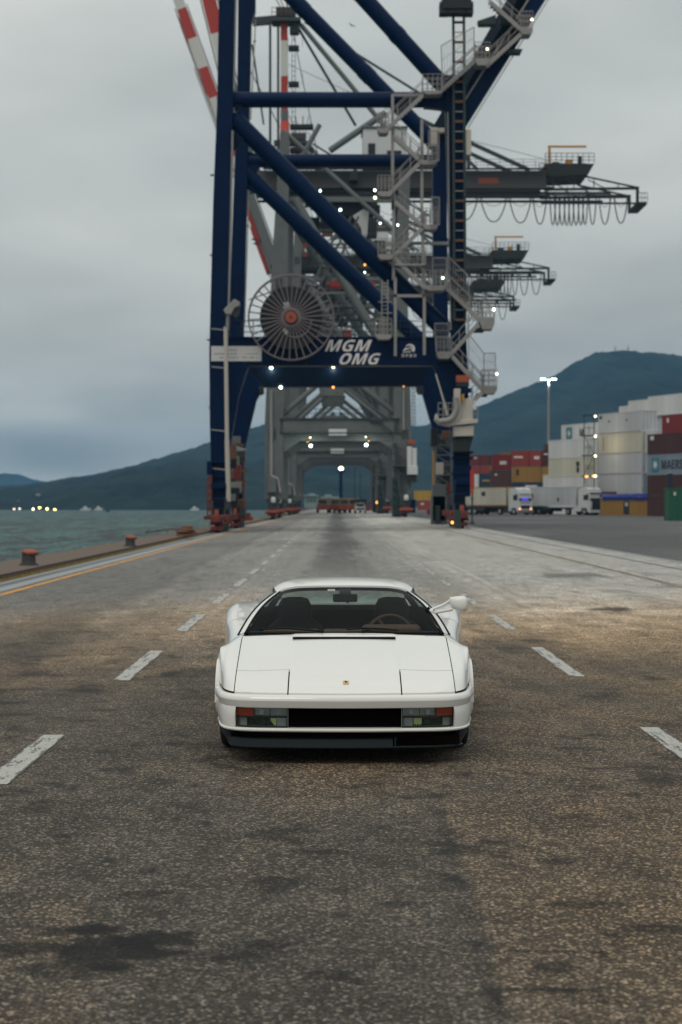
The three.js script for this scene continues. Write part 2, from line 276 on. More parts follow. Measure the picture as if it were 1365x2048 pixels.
function longLine(name, X, w, d0, d1, m) { const g = []; for (let d = d0; d < d1; d += 4) g.push(new THREE.PlaneGeometry(w, Math.min(4, d1 - d)).rotateX(-PI / 2).translate(X, 0, -d - Math.min(4, d1 - d) / 2)); const q = flat(g).rotateZ(0).translate(0, gy(X) + 0.006, 0); return rawMesh(name, tilt(q, X), m, null, quayRoad); }
longLine('yellow_line', -6.72, 0.20, 4, 420, M.yellow_paint);
longLine('faded_yellow_line', 6.66, 0.16, 8, 260, M.faded_yellow);

// sea
{
  const wave = tex(512, 512, (x, y) => { const n = tileNoise(x / 8, y / 16, 64, 1) * 0.5 + tileNoise(x / 4, y / 8, 128, 2) * 0.28 + tileNoise(x / 32, y / 64, 16, 4) * 0.5 + tileNoise(x / 2, y / 4, 256, 7) * 0.15; return [n / 1.4, n / 1.4, n / 1.4]; });
  wave.repeat.set(1 / 24, 1 / 40);
  const hue = tex(512, 512, (x, y) => { const n = tileNoise(x / 4, y / 16, 128, 21) * 0.5 + tileNoise(x / 16, y / 64, 32, 22) * 0.5, k = 0.12 + 1.8 * sstep(0.25, 0.75, n); return [0.030 * k, 0.086 * k, 0.076 * k]; });
  hue.repeat.set(1 / 60, 1 / 100);
  mat('sea_water', [1, 1, 1], 0.42, 0, { map: hue, bumpMap: wave, bumpScale: 2.6, specularIntensity: 0.45, ior: 1.33 });
  const g = grid(60, 90, (u, v) => { const d = -20 + 5200 * v * v * v + 30 * v, x = mix(KERB1 + 0.3, -2600, u * u) ; return [x, -2.3, -d, x, d]; });
  rawMesh('sea', g, M.sea_water, 'structure');
  const g2 = grid(10, 10, (u, v) => { const d = mix(700, 5200, v), x = mix(KERB1 + 0.3, 1800, u); return [x, -2.304, -d, x, d]; });
  rawMesh('sea', g2, M.sea_water, 'structure');
}
// wooded hills across the bay; a ridge line and the shore in front of it
mat('forest', [1, 1, 1], 0.95, 0, { vertexColors: true, specularIntensity: 0.1 });
function hill(name, ridge, dRidge, dShore, shoreY, seed, tone = 1) {
  const n = 640, rows = 60, pos = [], col = [], ix = [], x0 = ridge[0][0], x1 = ridge[ridge.length - 1][0];
  for (let j = 0; j <= rows; j++) for (let i = 0; i <= n; i++) {
    const px = mix(x0, x1, i / n), t = j / rows, back = t > 0.8 ? (t - 0.8) / 0.2 : 0, s = Math.min(1, t / 0.8);
    const X = (px - CX) / F * dRidge, d = mix(dShore, dRidge, s) + back * 500;
    const top = H - (smoothTable(ridge, px) - CY) / F * dRidge;
    const relief = fbm(X / 190, d / 230, seed, 4) - 0.5, trees = fbm(X / 9, d / 14, seed + 7, 3) - 0.5;
    const e = Math.pow(Math.sin(s * PI / 2), 0.9) * (1 - 0.10 * Math.sin(s * PI)); let y = mix(shoreY, H + (top - H) * d / dRidge, e) + relief * Math.max(0, top) * 0.5 * Math.sin(s * PI) * (1 - s) - back * top * 0.5;
    y += trees * Math.min(9, top * 0.25) * Math.min(1, s * 6) ; y = Math.max(y, shoreY - 1);
    pos.push(X, y, -d);
    const c = 0.5 + 1.0 * sstep(0.25, 0.75, fbm(X / 34, d / 60, seed + 3, 5)), k = tone * c; col.push(0.012 * k, 0.019 * k, 0.017 * k);
  }
  for (let j = 0; j < rows; j++) for (let i = 0; i < n; i++) { const a = j * (n + 1) + i, b = a + 1, c = a + n + 1, e = c + 1; ix.push(a, b, c, b, e, c); }
  const g = new THREE.BufferGeometry(); g.setAttribute('position', new THREE.Float32BufferAttribute(pos, 3)); g.setAttribute('color', new THREE.Float32BufferAttribute(col, 3)); g.setIndex(ix); g.computeVertexNormals();
  return rawMesh(name, g, M.forest, 'structure');
}
hill('far_hills', [[-900, 985], [-300, 940], [-120, 962], [0, 948], [38, 949], [70, 960], [110, 968], [200, 985], [400, 1000]], 4600, 4000, -4, 2.2);
hill('wooded_hills', [[-420, 1000], [-200, 985], [-60, 975], [60, 971], [120, 964], [190, 951], [255, 938], [330, 915], [380, 900], [440, 878], [520, 851], [600, 838], [700, 842], [760, 850], [835, 852], [880, 843], [960, 812], [1010, 790], [1060, 772], [1110, 750], [1150, 724], [1190, 707], [1230, 702], [1290, 706], [1365, 710], [1500, 715], [1800, 760], [2400, 860]], 2500, 1350, -4, 5.1);
hill('headland', [[-60, 1004], [40, 1000], [120, 996], [170, 982], [215, 958], [260, 944], [330, 937], [420, 934], [520, 936], [600, 946], [700, 965], [820, 985], [900, 1000]], 1500, 1200, -4, 8.4, 0.95);
// ground under and behind the yard, up to the foot of the hills
struct('shore_land', [grid(8, 8, (u, v) => [mix(40, 2400, u), -0.6, -mix(520, 1900, v)])], mat('shore_land', [0.05, 0.06, 0.05], 0.95));
// ---------------------------------------------------------------- the white sports car; its own axes: x to the viewer's right, z towards the viewer, nose at z = 0
mat('car_white', [0.80, 0.785, 0.75], 0.32, 0, { clearcoat: 0.8, clearcoatRoughness: 0.03, specularIntensity: 0.5 });
mat('car_black', [0.008, 0.008, 0.009], 0.6, 0, { specularIntensity: 0.4 }); mat('slat_black', [0.004, 0.004, 0.005], 0.8, 0, { specularIntensity: 0.1 });
mat('gap_black', [0.010, 0.006, 0.005], 0.9, 0, { specularIntensity: 0.1 });
mat('lip_grey', [0.010, 0.017, 0.022], 0.55, 0, { specularIntensity: 0.6 });
mat('tyre_rubber', [0.014, 0.014, 0.015], 0.85);
mat('alloy', [0.5, 0.5, 0.5], 0.35, 0.9);
mat('car_glass', [0.62, 0.70, 0.69], 0.0, 0, { transmission: 1, thickness: 0, ior: 1.5, specularIntensity: 0.2 });
mat('tinted_glass', [0.25, 0.30, 0.30], 0.0, 0, { transmission: 1, thickness: 0, ior: 1.5 });
mat('leather_dark', [0.006, 0.008, 0.011], 0.6);
mat('leather_tan', [0.12, 0.052, 0.03], 0.6);
mat('carpet_dark', [0.010, 0.011, 0.013], 0.95);
mat('lens_clear', [0.82, 0.88, 0.88], 0.04, 0, { transmission: 1, thickness: 0, ior: 1.45 });
mat('lens_amber', [0.17, 0.022, 0.009], 0.12, 0, { clearcoat: 1 });
mat('lamp_silver', [0.42, 0.45, 0.46], 0.28, 0.85);
mat('lamp_grey', [0.26, 0.27, 0.265], 0.4, 0.3);
mat('fog_yellow', [0.48, 0.52, 0.26], 0.25, 0.3);
mat('fog_dark', [0.03, 0.045, 0.035], 0.2, 0.4);
mat('badge_yellow', [0.62, 0.36, 0.03], 0.3, 0, { clearcoat: 1 });
mat('chrome', [0.7, 0.7, 0.7], 0.12, 1);

const carBase = V(0.056, 0, -12.05);
const car = thing('sports_car', 'low white two-seat sports car facing the camera in the middle lane', 'car', carBase);
const carPart = (name, g, m, parent = car, label) => { const sets = apart(g); if (sets.length > 1) return sets.map((q) => carPart(name, q, m, parent, label))[0]; const gg = flat(g); const o = new THREE.Mesh(gg, m); o.name = name; o.base = V(0, 0, 0); o.castShadow = o.receiveShadow = true; parent.add(o); if (label) o.userData.label = label; return o; };
const NOSE = [[0, 0], [0.2, -0.006], [0.372, -0.02], [0.52, -0.034], [0.64, -0.056], [0.722, -0.10], [0.783, -0.19], [0.822, -0.31], [0.846, -0.46], [0.868, -0.62], [0.882, -0.76], [0.892, -0.90], [0.895, -1.04]];
const zNose = (x) => smoothTable(NOSE, Math.abs(x));
const HOOD = [[-1.45, 0.785], [-1.22, 0.765], [-0.95, 0.711], [-0.7, 0.654], [-0.45, 0.592], [-0.25, 0.539], [-0.1, 0.494], [0, 0.459]];
function carTop(x, z) {                                                            // painted upper surface of the front
  const a = Math.abs(x), q = Math.max(0, zNose(Math.min(a, 0.895)) - z);
  let h = smoothTable(HOOD, z - (a > 0.6 ? 0.035 * sstep(0.6, 0.75, a) : 0)) - 0.020 * Math.pow(a / 0.75, 2) - (0.012 + 0.088 * sstep(-0.92, -1.42, z)) * clamp((a - 0.735) / 0.16);
  h += 0.006 * sstep(0.39, 0.355, a) * sstep(-0.30, -0.6, z);                     // raised middle of the lid
  h += 0.010 * sstep(0.72, 0.78, a) * sstep(0.86, 0.80, a) * sstep(-0.5, -1.0, z); // crest of the wing
  const lam = 0.006 + 0.085 * sstep(0.62, 0.80, a) - 0.05 * sstep(0.84, 0.89, a);
  return 0.459 + (h - 0.459) * (1 - Math.exp(-q / lam));
}
// a panel of that surface between x0 and x1 and from za(x) back to zb(x), its edges turned down
function panel(x0, x1, za, zb, nx, nz, skirt = 0.018, sides = [1, 1, 1, 1]) {
  const P = (u, v) => { const x = mix(x0, x1, u), z = mix(za(x), zb(x), v); return [x, carTop(x, z), z]; };
  const gs = [grid(nx, nz, P)];
  const down = (f, n) => grid(n, 1, (u, v) => { const p = f(u); return [p[0], p[1] - v * skirt, p[2]]; });
  if (sides[0]) gs.push(down((u) => P(u, 0), nx)); if (sides[1]) gs.push(down((u) => P(1 - u, 1), nx));
  if (sides[2]) gs.push(down((u) => P(0, 1 - u), nz)); if (sides[3]) gs.push(down((u) => P(1, u), nz));
  return gs;
}
const G = 0.0045, zf = (x) => zNose(x) - 0.013;
carPart('under_tray', grid(60, 30, (u, v) => { const x = mix(-0.885, 0.885, u), z = mix(zNose(x) - 0.02, -1.3, v); return [x, Math.max(0.44, carTop(x, z) - 0.017), z]; }), M.gap_black);
carPart('hood', [panel(-0.378 + G, 0.378 - G, zf, () => -1.235, 40, 40, 0.018), panel(-0.742 + G, -0.378 + G, () => -0.432 - G, () => -1.235, 24, 30, 0.018, [1, 1, 1, 0]), panel(0.378 - G, 0.742 - G, () => -0.432 - G, () => -1.235, 24, 30, 0.018, [1, 1, 0, 1])], M.car_white);
for (const s of [-1, 1]) carPart('headlight_cover', panel(Math.min(s * (0.378 + G), s * (0.742 - G)), Math.max(s * (0.378 + G), s * (0.742 - G)), zf, () => -0.432 + G, 24, 24), M.car_white);
const wheelZ = [-0.97, -3.58], ARCH = 0.345;
for (const s of [-1, 1]) {
  const xa = s * (0.742 + 0.0015), xb = s * 0.895, xl = (u) => mix(xa, xb, 1 - Math.pow(1 - u, 1.6));
  const topG = grid(26, 60, (u, v) => { const x = xl(u), z = mix(zf(x), -1.42, v); return [x, carTop(x, z), z]; });
  // the side of the wing, from its shoulder down to the wheel opening
  const side = grid(70, 14, (u, v) => {
    const z = mix(-0.62, -1.42, u), xo = z > -1.04 ? lerpTable(NOSE.map(([x, zz]) => [-zz, x]), -z) : 0.895 - 0.012 * sstep(-1.2, -1.42, z);
    const top = carTop(Math.min(xo, 0.895), z) - 0.004, dz = z - wheelZ[0], low = Math.abs(dz) < ARCH ? Math.max(0.235, 0.30 + Math.sqrt(ARCH * ARCH - dz * dz) - 0.03) : 0.235;
    const y = mix(top, Math.min(low, top - 0.02), v), bulge = 0.012 * Math.sin(Math.min(1, v * 1.2) * PI) + 0.016 * sstep(0.55, 1, v) * (Math.abs(dz) < ARCH ? 1 : 0);
    return [s * (xo + bulge), y, z];
  });
  const fender = carPart('front_fender', [topG, side, grid(40, 1, (u, v) => { const a = mix(0.12, PI - 0.12, u), r = ARCH - 0.03; return [s * mix(0.905, 0.60, v), 0.30 + Math.sin(a) * r, wheelZ[0] + Math.cos(a) * r]; })], M.car_white);
  carPart('wheel_well', [grid(24, 1, (u, v) => { const a = mix(0, PI, u); return [s * mix(0.62, 0.45, v), 0.3 + Math.sin(a) * 0.31, wheelZ[0] + Math.cos(a) * 0.31]; }), box(0.02, 0.5, 0.7, s * 0.5, 0.35, wheelZ[0])], M.carpet_dark, fender);
}
// nose: profiles swept round the plan of the bumper
const planPts = []; { const n = 60; for (let i = 0; i <= n; i++) { const t = i / n, k = t < 0.55 ? t / 0.55 * 0.70 : null; const x = k ?? 0.70 + (0.895 - 0.70) * (1 - Math.pow(1 - (t - 0.55) / 0.45, 1.6)); planPts.push([x, zNose(x)]); } for (const x of [0.713, 0.3355, 0.7595]) planPts.push([x, zNose(x)]); planPts.sort((a, b) => a[0] - b[0]); }
const plan = [...planPts.slice(1).reverse().map(([x, z]) => [-x, z]), ...planPts];
const planN = plan.map((p, i) => { const a = plan[Math.max(0, i - 1)], b = plan[Math.min(plan.length - 1, i + 1)], dx = b[0] - a[0], dz = b[1] - a[1], l = Math.hypot(dx, dz); return [-dz / l * 1, dx / l].map((q) => q); });
for (const n of planN) { if (n[1] < 0) { n[0] *= -1; n[1] *= -1; } }
function sweep(profile, keep = () => true, crease = 0.6) {
  const pos = [], ix = [], m = profile.length, idx = plan.map((p, i) => i).filter((i) => keep(plan[i][0], plan[i][1])); let row = 0;
  const runs = []; for (const i of idx) { if (runs.length && runs[runs.length - 1].at(-1) === i - 1) runs[runs.length - 1].push(i); else runs.push([i]); }
  for (const run of runs) { run.forEach((i, k) => { for (const [oo, y] of profile) { const o = typeof oo === 'function' ? oo(Math.abs(plan[i][0])) : oo, yy = typeof y === 'function' ? y(plan[i][0]) : y; pos.push(plan[i][0] + planN[i][0] * o, yy, plan[i][1] + planN[i][1] * o); } if (k) for (let j = 0; j < m - 1; j++) { const a = (row + k - 1) * m + j, b = a + 1, c = a + m, e = c + 1; ix.push(a, b, c, b, e, c); } }); row += run.length; }
  const g = new THREE.BufferGeometry(); g.setAttribute('position', new THREE.Float32BufferAttribute(pos, 3)); g.setIndex(ix);
  return toCreasedNormals(g, crease);
}
const front = (x, z) => z > -0.70, corner = (x, z) => Math.abs(x) > 0.7125 && z > -0.70, tuck = (o) => (a) => o * (1 - 0.62 * sstep(0.78, 0.88, a));
const bumper = carPart('bumper', [
  sweep([[-0.04, 0.449], [-0.004, 0.4535], [0.010, 0.4515], [0.026, 0.441], [0.0335, 0.424], [0.034, 0.416]], front),
  sweep([[0.034, 0.416], [0.033, 0.413], [0.024, 0.385], [0.019, 0.372], [0.012, 0.3685], [-0.07, 0.367]], front),
  sweep([[0.019, 0.372], [0.026, 0.345], [0.0285, 0.30], [tuck(0.026), 0.262], [tuck(0.024), 0.238]], corner),
  sweep([[-0.07, 0.2395], [0.012, 0.2385], [tuck(0.026), 0.236], [tuck(0.034), 0.2295], [tuck(0.034), 0.222], [tuck(0.024), 0.2145], [-0.06, 0.213]], front),
], M.car_white);
for (const s of [-1, 1]) { // inner ends of the lamp openings at the corners
  carPart('lamp_opening', [extrude([[-0.004, 0.236], [0.012, 0.236], [0.006, 0.372], [-0.004, 0.372]].map(([x, y]) => [x * s, y]), 0.08).translate(s * 0.731, 0, -0.190)], M.car_white, bumper);
}
const tuck2 = (o) => (a) => o - 0.045 * sstep(0.74, 0.86, a);
const spoiler = carPart('front_spoiler', [
  sweep([[-0.05, 0.171], [-0.012, 0.170], [-0.002, 0.163], [tuck2(0.006), 0.112], [tuck2(0.0), 0.104], [-0.09, 0.102]], (x, z) => z > -0.52 && !(x > 0.335 && x < 0.76)),
  sweep([[-0.04, 0.1195], [-0.002, 0.118], [0.006, 0.112], [0.0, 0.104], [-0.08, 0.102]], (x) => x > 0.30 && x < 0.80),
  sweep([[tuck(0.018), 0.216], [0.002, 0.18], [-0.002, 0.163]], (x, z) => Math.abs(x) > 0.755 && z > -0.52),
  box(0.012, 0.062, 0.06, 0.335, 0.148, -0.05), box(0.012, 0.062, 0.06, 0.765, 0.148, -0.20),
], M.lip_grey, car);
carPart('spoiler_gap', [sweep([[-0.02, 0.2135], [-0.075, 0.20], [-0.09, 0.10]], front)], M.gap_black, spoiler);
carPart('air_intake', [box(0.44, 0.062, 0.02, 0.55, 0.149, -0.135)], M.gap_black, spoiler);
// grille between the lamps
const grille = carPart('grille', [box(0.80, 0.13, 0.02, 0, 0.303, -0.10), box(1.5, 0.13, 0.02, 0, 0.303, -0.26)], M.gap_black);
for (let i = 0; i < 9; i++) carPart('grille_slat', [rbox(0.752, 0.005, 0.022, 0, 0.25 + i * 0.0135, -0.046, 0.002)], M.slat_black, grille);
for (const s of [-1, 1]) {
  // lamp cluster: indicator and side lamp above, fog and driving lamp below, behind one clear lens that follows the nose
  const lx = (x) => s * x, z0 = (x, o = 0) => zNose(x) + o;
  const lampGrid = (xa, xb, ya, yb, o, nx = 12, ny = 4) => grid(nx, ny, (u, v) => { const x = mix(xa, xb, u), y0 = typeof ya === 'function' ? ya(x) : ya; return s > 0 ? [x, mix(y0, yb, v), z0(x, o)] : [-x, mix(y0, yb, v), z0(x, o)]; });
  const cl = carPart('lamp_cluster', [lampGrid(0.378, 0.722, 0.24, 0.369, -0.055), ...[0.378].map((x) => box(0.004, 0.128, 0.06, lx(x), 0.304, -0.05))], M.lamp_grey);
  carPart('indicator', [lampGrid(0.607, 0.723, 0.3155, 0.366, 0.008), ...lin(0.335, 0.35, 2).map((y) => lampGrid(0.607, 0.722, y, y + 0.003, 0.010))], M.lens_amber, cl);
  for (const [a, b] of [[0.383, 0.495], [0.499, 0.604]]) carPart('side_lamp', [lampGrid(a, b, 0.3155, 0.366, -0.03), tube(V(lx((a + b) / 2), 0.34, z0(0.5, -0.03)), V(lx((a + b) / 2), 0.34, z0(0.5, 0.0)), 0.012, 12, 0.016), ...lin(a, b, 14).slice(1, -1).map((x) => lampGrid(x - 0.0015, x + 0.0015, 0.3175, 0.364, -0.012, 1, 1))], M.lamp_silver, cl);
  carPart('lamp_divider', [lampGrid(0.380, 0.722, 0.304, 0.3145, 0.002), lampGrid(0.380, 0.716, 0.2395, 0.2465, 0.0), lampGrid(0.380, 0.384, 0.24, 0.366, 0.002), lampGrid(0.494, 0.498, 0.3155, 0.366, 0.0)], M.fog_dark, cl);
  carPart('lamp_reflector', [lampGrid(0.392, 0.452, 0.249, 0.301, -0.02), lampGrid(0.652, 0.70, 0.249, 0.301, -0.02)], M.lamp_grey, cl);
  carPart('fog_lamp', [lampGrid(0.452, 0.652, 0.249, 0.302, -0.035), tube(V(lx(0.545), 0.276, z0(0.545, -0.035)), V(lx(0.545), 0.276, z0(0.545, -0.012)), 0.018, 16, 0.021)], M.fog_dark, cl);
  const ya = s < 0 ? [0.455, 0.493, (x) => 0.251 + Math.max(0, (x - 0.470) * 1.4)] : [0.458, 0.512, (x) => 0.256 + 0.006 * Math.sin(x * 300)];
  carPart('fog_reflector', [lampGrid(ya[0], ya[1], ya[2], 0.299, -0.028)], M.fog_yellow, cl);
  carPart('lamp_lens', [lampGrid(0.378, 0.724, (x) => 0.2405 + 0.02 * sstep(0.69, 0.725, x), 0.3135, 0.014), lampGrid(0.378, 0.606, 0.3145, 0.3685, 0.013)], M.lens_clear, cl);
}
// badge with a small dark prancing figure, hood slot
{
  const z = -0.175, y = carTop(0, z), n = Math.atan2(carTop(0, z - 0.02) - carTop(0, z + 0.02), 0.04), lay = (g) => g.rotateX(-PI / 2 + n).translate(0.008, y + 0.003, z);
  const b = carPart('hood_badge', [lay(rbox(0.040, 0.058, 0.006, 0, 0, 0, 0.003)), ], M.badge_yellow);
  const horse = [[-.006, -.017], [-.003, -.012], [-.004, -.004], [-.009, -.003], [-.008, 0], [-.004, .001], [-.005, .008], [-.009, .011], [-.006, .016], [0, .018], [.003, .012], [.005, .004], [.009, .002], [.010, .006], [.012, .001], [.008, -.002], [.006, -.008], [.009, -.014], [.006, -.015], [.003, -.010], [0, -.010], [-.002, -.017]];
  carPart('badge_emblem', [lay(extrude(horse, 0.0015).translate(0, 0.002, 0.003))], M.car_black, b);
  const zs = -1.085, tiltS = Math.atan2(carTop(0, zs - 0.05) - carTop(0, zs + 0.05), 0.1);
  const sl = []; sl.push(...[-1, 1].map((k) => rbox(0.372, 0.006, 0.044, k * 0.186, 0, 0, 0.003))); const g = flat(sl).rotateX(tiltS).translate(0, carTop(0, zs) + 0.0025, zs);
  const v = carPart('hood_vent', [g], M.gap_black);
  carPart('vent_mesh', lin(-0.35, 0.35, 56).map((x) => box(0.005, 0.004, 0.036, x, 0.0045, 0).rotateX(tiltS).translate(0, carTop(0, zs) + 0.002, zs)), M.car_black, v);
}
// ---- body behind the front wheels
const WID = [[-4.485, 0.90], [-4.40, 0.94], [-4.1, 0.975], [-3.6, 0.992], [-3.2, 0.986], [-2.8, 0.958], [-2.3, 0.905], [-1.8, 0.885], [-1.42, 0.882]];
const BELT = [[-4.485, 0.80], [-4.35, 0.835], [-4.0, 0.855], [-3.5, 0.868], [-3.2, 0.860], [-2.9, 0.832], [-2.6, 0.795], [-2.2, 0.765], [-1.8, 0.755], [-1.42, 0.752]];
const INN = [[-4.485, 0.80], [-4, 0.74], [-3.2, 0.70], [-2.8, 0.70], [-2.2, 0.722], [-1.6, 0.742], [-1.42, 0.742]];
function flank(z0, z1, n, s, arch) {
  const prof = (z) => { const W = smoothTable(WID, z), y = smoothTable(BELT, z), xi = smoothTable(INN, z), R = 0.085 + 0.03 * sstep(-2.6, -3.2, z), dr = 0.088 * sstep(-2.5, -1.42, z), o = [[xi, y + 0.004 - dr * 0.1], [mix(xi, W - R, 0.5), y + 0.002 - dr * 0.5], [W - R, y - dr * 0.78]];
    for (let k = 1; k <= 6; k++) { const a = k / 6 * PI / 2; o.push([W - R + Math.sin(a) * R, y - dr * (0.78 + 0.22 * k / 6) - R + Math.cos(a) * R]); }
    const dz = z - wheelZ[1], low = arch && Math.abs(dz) < 0.36 ? 0.30 + Math.sqrt(0.36 * 0.36 - dz * dz) : 0.17;
    o.push([W + 0.004, mix(y - R - dr, low, 0.35)], [W + 0.002, mix(y - R - dr, low, 0.7)], [W - 0.01, Math.max(low, 0.30 > low ? 0.26 : low)], [W - 0.03, low]); return o; };
  return grid(12, n, (u, v) => { const z = mix(z0, z1, v), o = prof(z), p = o[Math.round(u * 12)]; return [s * p[0], p[1], z]; });
}
for (const s of [-1, 1]) {
  const door = carPart('door', [flank(-1.425, -2.56, 26, s, false)], M.car_white);
  for (let i = 0; i < 5; i++) carPart('door_strake', [grid(10, 1, (u, v) => { const z = mix(-1.75, -2.55, u), W = smoothTable(WID, z) + 0.004 + 0.014 * sstep(-1.75, -2.3, z) * v; return [s * W, 0.31 + i * 0.06 + v * 0.012, z]; })], M.car_white, door);
  const q = carPart('rear_quarter', [flank(-2.57, -4.485, 40, s, true)], M.car_white);
  for (let i = 0; i < 5; i++) carPart('door_strake', [grid(6, 1, (u, v) => { const z = mix(-2.58, -2.95, u), W = smoothTable(WID, z) + 0.018 * v; return [s * W, 0.31 + i * 0.06 + v * 0.012, z]; })], M.car_white, q);
  carPart('wheel_well', [grid(24, 1, (u, v) => { const a = mix(0, PI, u); return [s * mix(0.96, 0.5, v), 0.3 + Math.sin(a) * 0.35, wheelZ[1] + Math.cos(a) * 0.35]; })], M.carpet_dark, q);
  carPart('sill', [rbox(0.06, 0.10, 2.0, s * 0.83, 0.19, -2.3, 0.02)], M.car_black);
}
carPart('floor_pan', [box(1.5, 0.03, 3.9, 0, 0.135, -2.25), box(1.2, 0.3, 0.02, 0, 0.29, -0.55), box(1.1, 0.3, 0.04, 0, 0.29, -3.1)], M.carpet_dark);
carPart('engine_cover', [grid(20, 24, (u, v) => { const z = mix(-3.02, -4.40, v), xi = smoothTable(INN, z) - 0.004, x = mix(-xi, xi, u); return [x, smoothTable(BELT, z) + 0.012 + 0.035 * (1 - Math.pow(x / xi, 2)) * sstep(-4.4, -3.9, z), z]; })], M.car_white);
carPart('rear_panel', [box(1.78, 0.46, 0.03, 0, 0.57, -4.47), rbox(1.8, 0.2, 0.08, 0, 0.36, -4.46, 0.03)], M.car_black);
// roof, pillars, glass
const roofW = (z) => smoothTable([[-3.0, 0.535], [-2.6, 0.553], [-2.3, 0.548], [-2.04, 0.520]], z);
const roofY = (x, z) => { const w = roofW(z), a = Math.abs(x) / w; return smoothTable([[-3.0, 1.092], [-2.75, 1.116], [-2.5, 1.125], [-2.25, 1.113], [-2.08, 1.090], [-2.0, 1.072]], z) - 0.030 * a * a - 0.05 * Math.pow(a, 8); };
const roofZ = (x) => -2.035 - 0.075 * Math.pow(Math.abs(x) / 0.52, 2);
const roof = carPart('roof', [grid(32, 20, (u, v) => { const s = mix(-1, 1, u), k = mix(-2.0, -3.0, v), x = s * roofW(k), z = mix(roofZ(x), -3.0, v); return [x, roofY(s * roofW(z), z), z]; }), grid(32, 1, (u, v) => { const x = mix(-0.52, 0.52, u), z = roofZ(x); return [x, roofY(x, z) - v * 0.014, z]; })], M.car_white);
carPart('roof_seal', [-1, 1].map((s) => path([-2.10, -2.3, -2.6, -2.9].map((z) => V(s * (roofW(z) + 0.004), roofY(roofW(z), z) - 0.012, z)), 0.008, 6)), M.car_black, roof);
const cowl = (x) => [x, 0.770 - 0.010 * Math.pow(x / 0.73, 2), -1.245 - 0.165 * Math.pow(Math.abs(x) / 0.735, 2.2)];
const head = (x) => { const X = x * 0.500 / 0.735; return [X, roofY(X, roofZ(X)) - 0.010, roofZ(X) + 0.012]; };
const screen = (x, t) => { const a = cowl(x), b = head(x), k = 0.05 * Math.sin(t * PI); return [mix(a[0], b[0], t) * (1 + 0.02 * Math.sin(t * PI)), mix(a[1], b[1], t) + k * 0.6, mix(a[2], b[2], t) + k * 0.3]; };
carPart('windshield', [grid(24, 12, (u, v) => screen(mix(-0.722, 0.722, u), mix(0.0, 0.985, v)))], M.car_glass);
const pillarP = (s, t, off) => { const p = screen(0.735, t); return V(s * (p[0] + off), p[1] - 0.004, p[2] - 0.01); };
for (const s of [-1, 1]) {
  carPart('windshield_pillar', [grid(2, 16, (u, v) => { const p = pillarP(s, v, u * 0.038); return [p.x, p.y - 0.010 * u * u + 0.006, p.z - u * 0.025]; }), grid(1, 16, (u, v) => { const p = pillarP(s, v, 0.038 - 0.01 * u); return [p.x, p.y - 0.004 - u * 0.03, p.z - 0.025 - u * 0.03]; })], M.car_white);
  carPart('pillar_seal', [path(lin(0, 1, 10).map((t) => { const p = pillarP(s, t, -0.006); return V(p.x, p.y + 0.006, p.z + 0.008); }), 0.009, 6), path(lin(0, 1, 10).map((t) => { const p = pillarP(s, t, 0.046); return V(p.x, p.y - 0.012, p.z - 0.035); }), 0.012, 6)], M.car_black);
  // side glass leans in from the belt to the roof
  const A = (t) => { const p = pillarP(s, t, 0.04); return [p.x, p.y - 0.02, p.z - 0.04]; };
  carPart('side_window', [grid(14, 8, (u, v) => { const zb = mix(-1.46, -2.72, u), zt = mix(-2.16, -2.80, u), b = [s * (smoothTable(INN, zb) + 0.0), smoothTable(BELT, zb) + 0.004, zb], t = [s * (roofW(zt) + 0.002), roofY(roofW(zt), zt) - 0.012, zt]; return [mix(b[0], t[0], v) + s * 0.02 * Math.sin(v * PI), mix(b[1], t[1], v), mix(b[2], t[2], v)]; })], M.tinted_glass);
  carPart('rear_buttress', [grid(8, 6, (u, v) => { const zb = mix(-2.74, -4.1, u), zt = mix(-2.82, -3.02, u), h = 1, b = [s * (smoothTable(INN, zb) + 0.02), smoothTable(BELT, zb), zb], t = [s * roofW(zt), roofY(roofW(zt), zt) - 0.004, zt], k = v; return [mix(b[0], t[0], k), mix(b[1], t[1], k), mix(b[2], t[2], k)]; }), grid(8, 1, (u, v) => { const zb = mix(-2.74, -4.1, u), b = [s * (smoothTable(INN, -3.0) - 0.12 * (1 - u)), 0.86, mix(-3.0, -4.1, u)], t = [s * 0.535, mix(1.085, 0.862, u), mix(-3.02, -4.1, u)]; return [mix(b[0], t[0], v), mix(b[1], t[1], v), mix(b[2], t[2], v)]; })], M.car_white);
  carPart('rear_pillar', [bar(V(s * 0.64, 0.80, -2.95), V(s * 0.475, 1.045, -2.95), 0.09, 0.05)], M.car_black);
}
carPart('header_rail', [grid(24, 2, (u, v) => { const p = head(mix(-0.735, 0.735, u)); return [p[0], p[1] - 0.004 - 0.026 * v, p[2] - 0.010 - 0.03 * v]; }), grid(24, 1, (u, v) => { const p = screen(mix(-0.74, 0.74, u), 0.0); return [p[0], p[1] + 0.006 - 0.012 * v, p[2] + 0.012]; })], M.car_black);
carPart('headliner', [grid(16, 10, (u, v) => { const z = mix(-2.12, -2.95, v), w = roofW(z) - 0.012; const x = mix(-w, w, u); return [x, roofY(x, z) - 0.032, z]; })], M.leather_dark);
carPart('rear_window', [grid(2, 2, (u, v) => [mix(-0.62, 0.62, u) * (1 - 0.2 * v), mix(0.80, 1.06, v), mix(-2.99, -2.97, v)])], M.car_glass);
